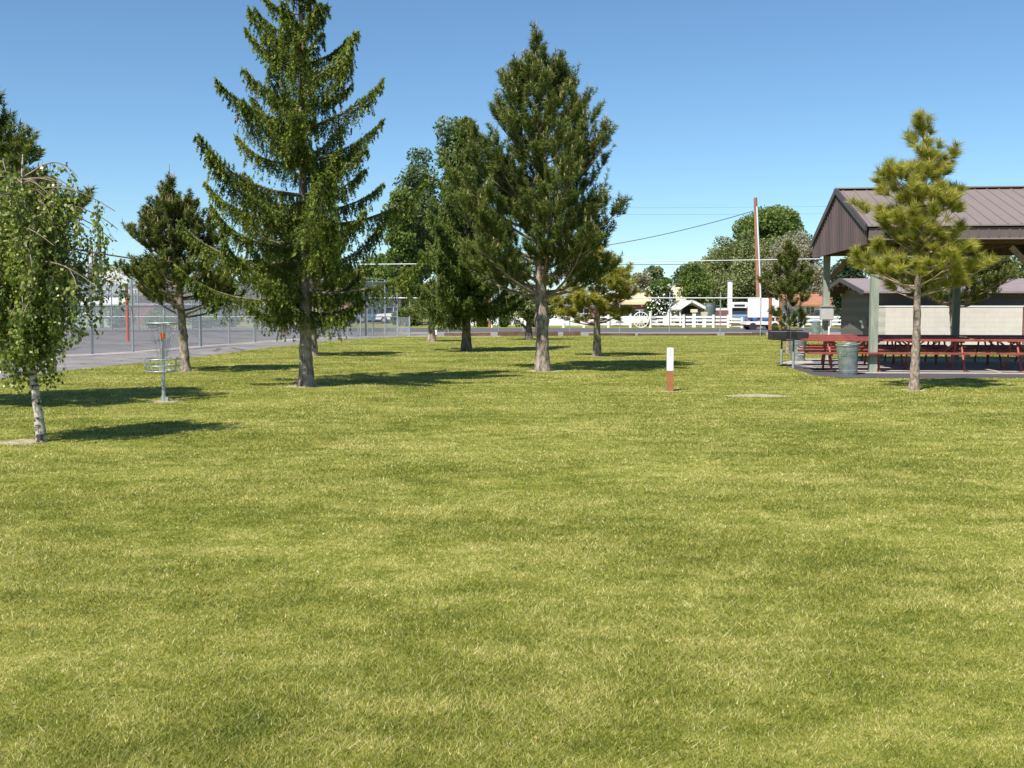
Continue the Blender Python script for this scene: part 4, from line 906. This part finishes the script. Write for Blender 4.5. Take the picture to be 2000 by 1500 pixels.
house('low brown roofed house seen through the backstop mesh', 640, 762, 601, 584, 118, 10, 'brownroof', 'brownroof', wins=((700, 716, 605, 614),))
house('mint green house with a dark brick end behind the court', 128, 226, 571, 551, 96, 9, 'mint', 'greyroof', wins=((202, 219, 566, 580),))
house('low white roofed shed in front of the mint green house', 120, 232, 590, 581, 90, 3, 'mint', 'white', name='shed', wins=((168, 180, 600, 612),))
house('dark red brick house with white shutters behind the orange pole', 228, 300, 572, 550, 97, 9, 'brick', 'brownroof', wins=((242, 252, 566, 586), (258, 268, 566, 586)))
house('far low house glimpsed between the round pine and the spruce', 420, 520, 596, 582, 135, 9, 'cream', 'brownroof', wins=((468, 482, 600, 608),))
# carport
def carport():
    Y = 94; t = thing('carport', 'open white gabled carport over the silver van', 'carport', (Xa(1352, Y), Y, 0)); x0, x1, xm = Xa(1326, Y), Xa(1379, Y), Xa(1350, Y); ze, zr = Za(603, Y), Za(587, Y)
    for s, xe_ in ((-1, x0), (1, x1)):
        k = [(xe_, Y-.3, ze), (xe_, Y+6, ze), (xm, Y+6, zr), (xm, Y-.3, zr)]; MB().raw(k+[(a, b, c-.12) for a, b, c in k], [(0, 1, 2, 3), (7, 6, 5, 4), (0, 4, 5, 1), (0, 3, 7, 4), (1, 5, 6, 2), (2, 6, 7, 3)]).build('roof', 'white', t)
        for yy in (Y, Y+5.6): MB().b2(xe_-s*.12-.06, xe_-s*.12+.06, yy-.06, yy+.06, 0, ze-.1).build('post', 'white', t)
        MB().beam((xe_, Y-.32, ze), (xm, Y-.32, zr), .05, .22).build('bargeboard', 'white', t)
    MB().raw([(x0+.2, Y+5.8, 0), (x1-.2, Y+5.8, 0), (x1-.2, Y+5.8, ze), (xm, Y+5.8, zr-.15), (x0+.2, Y+5.8, ze)], [(0, 1, 2, 3, 4)]).build('back_wall', 'cream', t)
carport()
# vehicles
def vehicle(name, label, cat, X, Y, rz, L, W_, H, body, profile, wheels=.33, nose=None, extra=None):
    """profile: side outline (x along the length, z); glass = greenhouse outline"""
    t = thing(name, label, cat, (0, 0, 0)); low, green = profile
    MB().prism([(x*L, z*H) for x, z in low], -W_/2, W_/2).build('body', body, t)
    MB().prism([(x*L, z*H) for x, z in green], -W_/2+.1, W_/2-.1).build('cabin', 'glass', t)
    gx = [x*L for x, z in green if z > .9]; zt2 = max(z for x, z in green)*H; MB().b2(min(gx)-.04, max(gx)+.04, -W_/2+.09, W_/2-.09, zt2, zt2+.035).build('roof', body, t)
    zg = min(z for x, z in green)*H
    for s in (-1, 1):
        for gxx in (min(gx)-.02, (min(gx)+max(gx))/2, max(gx)+.02): MB().b2(gxx-.03, gxx+.03, s*(W_/2-.1)-.01, s*(W_/2-.1)+.01, zg, zt2).build('pillar', body, t)
        for fx_ in (.17, .8):
            wm = MB(); wm.tube([(fx_*L, s*(W_/2-.1)-.1, wheels), (fx_*L, s*(W_/2-.1)+.11, wheels)], wheels, 18); wo = wm.build('wheel', 'rubber', t)
            MB().tube([(fx_*L, s*(W_/2+.01)-.0, wheels), (fx_*L, s*(W_/2+.02), wheels)], wheels*.55, 12).build('rim', 'chrome', wo)
        MB().b2(-.03, .0-.003, s*W_*.36-.12, s*W_*.36+.12, .33*H, .43*H).build('headlight', 'chrome', t)
        MB().b2(L+.003, L+.03, s*W_*.42-.07, s*W_*.42+.07, .4*H, .55*H).build('tail_light', 'red', t)
    MB().b2(-.08, -.003, -W_/2+.05, W_/2-.05, .2*H, .3*H).build('bumper', 'chrome', t)
    t.location = (X, Y, .02); t.rotation_euler = (0, 0, rz); return t
SED = ([(0, .2), (0, .48), (.04, .55), (.28, .62), (.98, .62), (1, .5), (1, .2)], [(.27, .62), (.4, .98), (.72, .98), (.9, .62)])
VAN = ([(0, .15), (0, .42), (.06, .52), (.2, .58), (1, .58), (1, .15)], [(.2, .58), (.32, .98), (.97, .98), (1, .58)])
PICK = ([(0, .25), (0, .5), (.04, .58), (.3, .62), (1, .62), (1, .25)], [(.27, .62), (.36, .97), (.56, .97), (.6, .62)])
Yt = 104; t = vehicle('pickup_truck', 'pale blue old pickup carrying a white camper, facing the road', 'pickup truck', Xa(1445, Yt), Yt, R(80), 5.0, 1.85, 1.75, 'blue', PICK, .36)
t.scale = (.84, .84, .84); m = MB().b2(3.05, 5.2, -.95, .95, 1.12, 2.0).box((4.1, 0, 2.15), (2.2, 1.9, .3), taper=.95).box((3.3, 0, 2.38), (3.6, 1.84, .14), taper=.93).box((2.2, 0, 2.06), (1.65, 1.9, .46), taper=.96)
c_ = m.build('camper_shell', 'white'); c_.parent = t; c_ = MB().b2(1.36, 1.372, -.6, .6, 1.95, 2.2).build('camper_window', 'glass'); c_.parent = t
vehicle('van', 'silver van parked under the white carport', 'van', Xa(1330, 95.5), 95.8, R(40), 4.6, 1.8, 1.75, 'silver', VAN)
vehicle('parked_car', 'dark car behind the white blossom tree, left of the carport', 'car', Xa(1293, 94), 94, R(172), 4.3, 1.7, 1.4, 'tank', SED)
vehicle('parked_car', 'white pickup seen through the backstop mesh', 'car', Xa(735, 108), 108, 0.05, 4.8, 1.8, 1.6, 'white', PICK)
vehicle('parked_car', 'dark blue car at the left edge of the backstop', 'car', Xa(690, 110), 110, R(20), 4.3, 1.7, 1.45, 'blue', SED)
vehicle('parked_car', 'silver car parked behind the sapling pine', 'car', Xa(1556, 91), 91, 0, 4.4, 1.7, 1.4, 'silver', SED)
vehicle('parked_car', 'white car beside the low white garage', 'car', Xa(1190, 93), 93, R(6), 4.3, 1.7, 1.35, 'white', SED)
# low flatbed trailer
Y = 78; x0, x1 = Xa(1453, Y), Xa(1522, Y); t = thing('flatbed_trailer', 'low white flatbed trailer with rusty wheels below the white sign board', 'trailer', (x0, Y, 0))
MB().b2(x0, x1, Y-.9, Y+.9, .38, .58).build('deck', 'white', t); MB().beam((x0, Y, .35), (x0-.9, Y, .32), .1, .1).build('drawbar', 'railroad', t)
for xw_ in (x0+.45, x1-.5):
    for s in (-1, 1): MB().tube([(xw_, Y+s*.85-.1, .26), (xw_, Y+s*.85+.1, .26)], .26, 16).build('wheel', 'rubber', t)
MB().b2(x0+.1, x1-.1, Y-.8, Y+.8, .24, .375).build('underframe', 'railroad', t)
# sign board
Y = 80; t = thing('sign_board', 'large blank white sign board on brown legs above the flatbed trailer', 'sign', (Xa(1480, Y), Y, 0)); z0, z1 = Za(620, Y), Za(582, Y)
MB().b2(Xa(1461, Y), Xa(1523, Y), Y, Y+.1, z0, z1).build('board', 'white', t)
for x in (1463, 1484, 1520): MB().b2(Xa(x, Y)-.1, Xa(x, Y)+.1, Y+.102, Y+.26, 0, z0+.8).build('leg', 'brownpost', t)
for x, lab in ((1504.5, 'orange brown wooden post just left of the sapling pine'), (1524.5, 'orange brown wooden post behind the sapling pine')):
    Yq = 61.0 if x < 1510 else 64; t = tag(MB().b2(Xa(x, Yq)-.08, Xa(x, Yq)+.08, Yq-.08, Yq+.08, 0, Za(583, Yq)).box((Xa(x, Yq), Yq, Za(583, Yq)+.02), (.19, .19, .04)).build('wooden_post', 'brownpost'), lab, 'post')
for x, c, lab, hgt in ((1458, 'bluebox', 'blue barrel under the left end of the white sign board', .9), (1472, 'bluebox', 'second blue barrel under the white sign board, right of the first', .9), (1494, 'bluebox', 'dark blue barrel between the sign board legs', .8)):
    o = MB(); xx = Xa(x+4, 83); zs = np.linspace(0, hgt, 14); o.tube([(xx, 83, z) for z in zs], .28+.015*np.sin(zs*21), 18); tag(o.build('barrel', c), lab, 'barrel', 'blue barrels by the sign')
Y = 92; t = thing('white_column', 'tall white square column left of the blue pickup', 'column', (Xa(1426, Y), Y, 0))
MB().b2(Xa(1422, Y), Xa(1430, Y), Y, Y+.35, 0, Za(549, Y)).build('shaft', 'white', t); MB().b2(Xa(1422, Y)-.05, Xa(1430, Y)+.05, Y-.05, Y+.4, Za(549, Y)+.003, Za(549, Y)+.08).build('cap', 'box', t)
Y = 93; t = thing('storage_tank', 'grey green rounded storage tank right of the carport', 'tank', (Xa(1388, Y), Y+1, 0)); cx = Xa(1389.5, Y)
zs = np.array([0, .05, 1.7, 1.95, 2.05]); MB().tube([(cx, Y+1, z) for z in [0, .06, Za(597, Y)-.1, Za(594, Y), Za(593, Y)+.05]], [.5, .52, .52, .45, .2], 20).build('shell', 'tank', t)
Y = 91; t = thing('crate_stack', 'dark red wooden crate wall with white bundles on top beside the tank', 'crate', (Xa(1412, Y), Y, 0))
MB().b2(Xa(1403, Y), Xa(1423, Y), Y, Y+1.2, 0, Za(606, Y)).build('crate_body', 'brick', t); MB().box((Xa(1412, Y), Y+.5, Za(604, Y)), (.8, .6, .2), rz=.2).build('bundle', 'white', t)
for (x, ya, lab, wtop) in ((1355.5, 604, 'white pedestal with a flat cream box on top behind the rail fence', True), (1375.5, 608, 'white tapered planter behind the rail fence, right of the flat topped pedestal', False)):
    Y = 87.5; t = thing('garden_pedestal', lab, 'planter', (Xa(x, Y), Y, 0)); zt = Za(ya, Y)
    MB().box((Xa(x, Y), Y, (zt-.25)/2), (.26, .26, zt-.25)).build('stem', 'white', t)
    if wtop: MB().box((Xa(x, Y), Y, zt-.122), (.5, .4, .25)).build('top_box', 'cream', t)
    else: MB().box((Xa(x, Y), Y, zt-.3), (.34, .34, .5), taper=1.5).build('bowl', 'cream', t)
t = thing("bird_house", 'small white bird house on a thin pole above the white gabled house', 'bird house', (Xa(1341.5, 104), 104, 0)); bz = Za(564, 104)
MB().cyl((Xa(1341.5, 104), 104), .04, .04, 0, bz, 6).build('pole', 'galv', t); MB().box((Xa(1341.5, 104), 104, bz+.2), (.35, .35, .4)).tube([(Xa(1341.5, 104), 104, bz+.4), (Xa(1341.5, 104), 104, bz+.65)], [.26, .03], 8).build('bird_box', 'white', t)
t = thing('small_can', 'small blue grey bin beside the back left shelter post', 'trash can', (Xa(1594.5, 61), 61, 0)); MB().tube([(Xa(1594.5, 61), 61, z) for z in (0, .4, .8)], [.22, .24, .25], 16).build('body', 'can', t); MB().tube([(Xa(1594.5, 61), 61, z) for z in (.8, .86, .88)], [.27, .2, .05], 16).build('lid', 'galv', t)

# ------------------------------------------------------------------ trees and bushes of the background
def bt(label, x, Y, xr, ytop, ybot, mt, seed, n=9000, leaf=.3, clump=.9, name='background_tree', nb=4, nclump=60, dep=None, cat='tree', trunk=True, r0=.2):
    """a crown filling the column x-xr..x+xr, ytop..ybot seen at depth Y"""
    r_ = np.random.RandomState(seed); bx = Xa(x, Y); rx = (Xa(x+xr, Y)-bx); zt = A(1000, ytop, Y)[2]; zb = max(.1, A(1000, ybot, Y)[2]); h = zt-zb; B = []
    B.append((0, 0, zb+h*.48, rx*.78, rx*.7, h*.42))
    for i in range(nb):
        a = r_.uniform(-1, 1); f = r_.uniform(.15, .85); B.append((a*rx*.6*(1.1-f*.5), r_.uniform(-.4, .4)*rx, zb+h*f, rx*r_.uniform(.28, .5), rx*r_.uniform(.3, .5), h*r_.uniform(.16, .26)))
    B.append((r_.uniform(-.2, .2)*rx, 0, zb+h*.82, rx*.42, rx*.4, h*.17))
    return broad(name, label, (bx, Y), zt, B, seed, mt, leaf, n, r0, clump=clump, nclump=nclump, cat=cat, trunk=trunk)
bt('tall bright green tree high behind the leaning utility pole', 1508, 125, 92, 396, 560, 'broad_bright', 201, 30000, .3, 1.5, nclump=80, nb=6)
bt('wide olive tree directly behind the leaning utility pole', 1480, 112, 92, 458, 622, 'broad_olive', 202, 36000, .24, 1.4, nclump=130, nb=5)
bt('greyish budding tree behind the shelter gable corner', 1556, 108, 72, 456, 622, 'broad_grey', 203, 30000, .2, 1.2, nclump=120)
bt('dark olive tree left of the leaning utility pole', 1412, 116, 56, 466, 622, 'broad_olive', 204, 26000, .22, 1.2, nclump=90)
bt('blue green tree behind the round bright tree', 1340, 125, 26, 504, 600, 'broad_blue', 205, 7000, .3, .9, nclump=36)
bt('round bright green tree above the white carport', 1357, 102, 34, 520, 600, 'broad_bright', 206, 13000, .22, .8, nclump=50)
bt('blue green tree between the golden pine and the white blossom tree', 1276, 128, 30, 518, 600, 'broad_blue', 207, 7000, .3, .9, nclump=36)
bt('greyish tree peeping over the golden pine', 1254, 120, 26, 530, 610, 'broad_grey', 208, 5000, .28, .9, nclump=30)
t = bt('white blossom tree with glossy leaves left of the white gabled house', 1290, 90, 36, 534, 622, 'broad', 209, 11000, .17, .5, nclump=60)
r_ = np.random.RandomState(9); bx = Xa(1290, 90); C = np.stack([bx+r_.normal(0, .62, 260), 90-.7+r_.normal(0, .4, 260), r_.uniform(Za(615, 90), Za(556, 90), 260)], 1); MB().polys(leaves(C, .2, r_), 0).build('blossom', 'white', t)
bt('tall poplar like tree left of the drooping leafy tree', 815, 100, 46, 326, 600, 'broad_blue', 210, 30000, .3, 1.2, nclump=120, nb=7)
bt('tallest background tree rising behind the drooping leafy tree', 893, 105, 42, 226, 600, 'broad_blue', 211, 34000, .32, 1.3, nclump=130, nb=8)
bt('small tree at the left foot of the poplar like tree', 782, 96, 28, 365, 620, 'broad_bright', 212, 16000, .26, 1.0, nclump=70, nb=6)
bt('bright green tree above the backstop', 752, 118, 60, 500, 612, 'broad_bright', 213, 16000, .3, 1.2, nclump=60)
bt('shadowy tree behind the left side of the backstop', 690, 124, 60, 520, 615, 'broad', 214, 14000, .3, 1.3, nclump=60)
bt('dark spruce like tree between shelter posts', 1652, 74, 32, 500, 610, 'dark_conifer', 215, 14000, .16, .6, nclump=80)
bt('dark tree behind the roof of the restroom building', 1760, 80, 60, 500, 610, 'dark_conifer', 216, 14000, .2, .9, nclump=70)
bt('olive tree right of the leaning pine behind the shelter', 1930, 72, 60, 480, 612, 'broad_olive', 217, 16000, .2, .9, nclump=80)
bt('dark green tree beyond the right end of the shelter', 2030, 76, 60, 480, 612, 'broad', 218, 12000, .2, .9, nclump=60)
bt('dark tree behind the birch on the far left', 20, 108, 70, 515, 625, 'dark_conifer', 219, 12000, .28, 1.2, nclump=60)
bt('olive tree behind the mint green house', 130, 120, 46, 520, 612, 'broad_olive', 220, 9000, .3, 1.1, nclump=50)
bt('small dark tree right of the dark utility pole', 222, 118, 24, 528, 600, 'dark_conifer', 221, 5000, .3, .9, nclump=30)
bt('dark tree behind the round pine', 340, 112, 60, 536, 628, 'dark_conifer', 222, 12000, .3, 1.1, nclump=50)
bt('dim green tree right of the round pine trunk', 420, 118, 56, 548, 628, 'broad', 223, 10000, .3, 1.1, nclump=50)
bt('dark leafy tree between the round pine and the spruce', 500, 122, 56, 540, 626, 'dark_conifer', 224, 10000, .3, 1.1, nclump=50)
bt('dim green tree hidden behind the spruce crown', 585, 120, 52, 540, 626, 'broad', 225, 10000, .3, 1.1, nclump=50)
for i, (x, xr, yt, Y, mt_, lab) in enumerate(((310, 30, 612, 82, 'broad', 'rounded shrub right of the orange hoop pole'), (395, 26, 604, 84, 'broad_bright', 'bright shrub behind the round pine trunk'), (440, 34, 612, 88, 'dark_conifer', 'dark shrub between the two court fence posts'),
        (520, 40, 612, 90, 'dark_conifer', 'dark hedge shrub left of the spruce trunk'), (655, 40, 612, 92, 'dark_conifer', 'dark hedge shrub right of the spruce trunk'), (790, 26, 612, 92, 'broad', 'green shrub right of the backstop'),
        (941, 7, 624, 88.5, 'broad_bright', 'small round shrub left of the reddish pole'), (985, 8, 622, 88.5, 'broad', 'small round shrub right of the reddish pole'), (1045, 8, 622, 88, 'broad', 'small shrub beside the tallest pine trunk, across the road'),
        (232, 22, 604, 86, 'broad_olive', 'olive shrub behind the orange hoop pole'), (1200, 22, 614, 100, 'broad', 'low shrub behind the golden pine'), (1655, 8, 612, 90, 'broad_bright', 'flowering shrub in front of the orange roofed house'))):
    t = bt(lab, x, Y, xr, yt, 650, mt_, 300+i, 3500, .16 if xr < 15 else .22, .3 if xr < 15 else .6, name='shrub', nclump=24, nb=2, cat='shrub', trunk=False)
    if 'flowering' in lab: r_ = np.random.RandomState(4); C = np.stack([Xa(x, Y)+r_.normal(0, .3, 90), Y-.35+r_.normal(0, .1, 90), r_.uniform(.7, 1.35, 90)], 1); MB().polys(leaves(C, .12, r_), 0).build('flower', 'flower', t)
struct('verge', MB().slab([(-160, 84.6), (160, 84.6), (160, 92), (-160, 92)], 0, .01), 'lawn')

# ------------------------------------------------------------------ grass, with a little litter in it
tag(grass().build('grass', 'blades'), kind='stuff', label='short mown grass blades covering the lawn')
m = MB()
for i, (tx, ty, tr_) in enumerate(BARE): m.slab(blob(tx, ty, tr_*.95, tr_*.95, seed=40+i), .02, .031)
struct('worn_ground', m, 'soil')
M['litter'] = leafmat('fallen_leaf', [(.2, .11, .04), (.4, .28, .1), (.45, .38, .22), (.6, .55, .42)], .1)
r_ = np.random.RandomState(77); n = 150; d = np.exp(r_.uniform(math.log(3), math.log(40), n)); x = r_.uniform(-.55, .55, n)*d
k = inside(x, d, lawn_poly) & ~inside(x, d, pad); C = np.stack([x[k], d[k], np.full(k.sum(), .045)], 1)
tag(MB().polys(leaves(C, .019, r_), 0, r_.rand(k.sum())).build('leaf_litter', 'litter'), kind='stuff', label='tiny dry leaves and pale specks scattered over the grass')
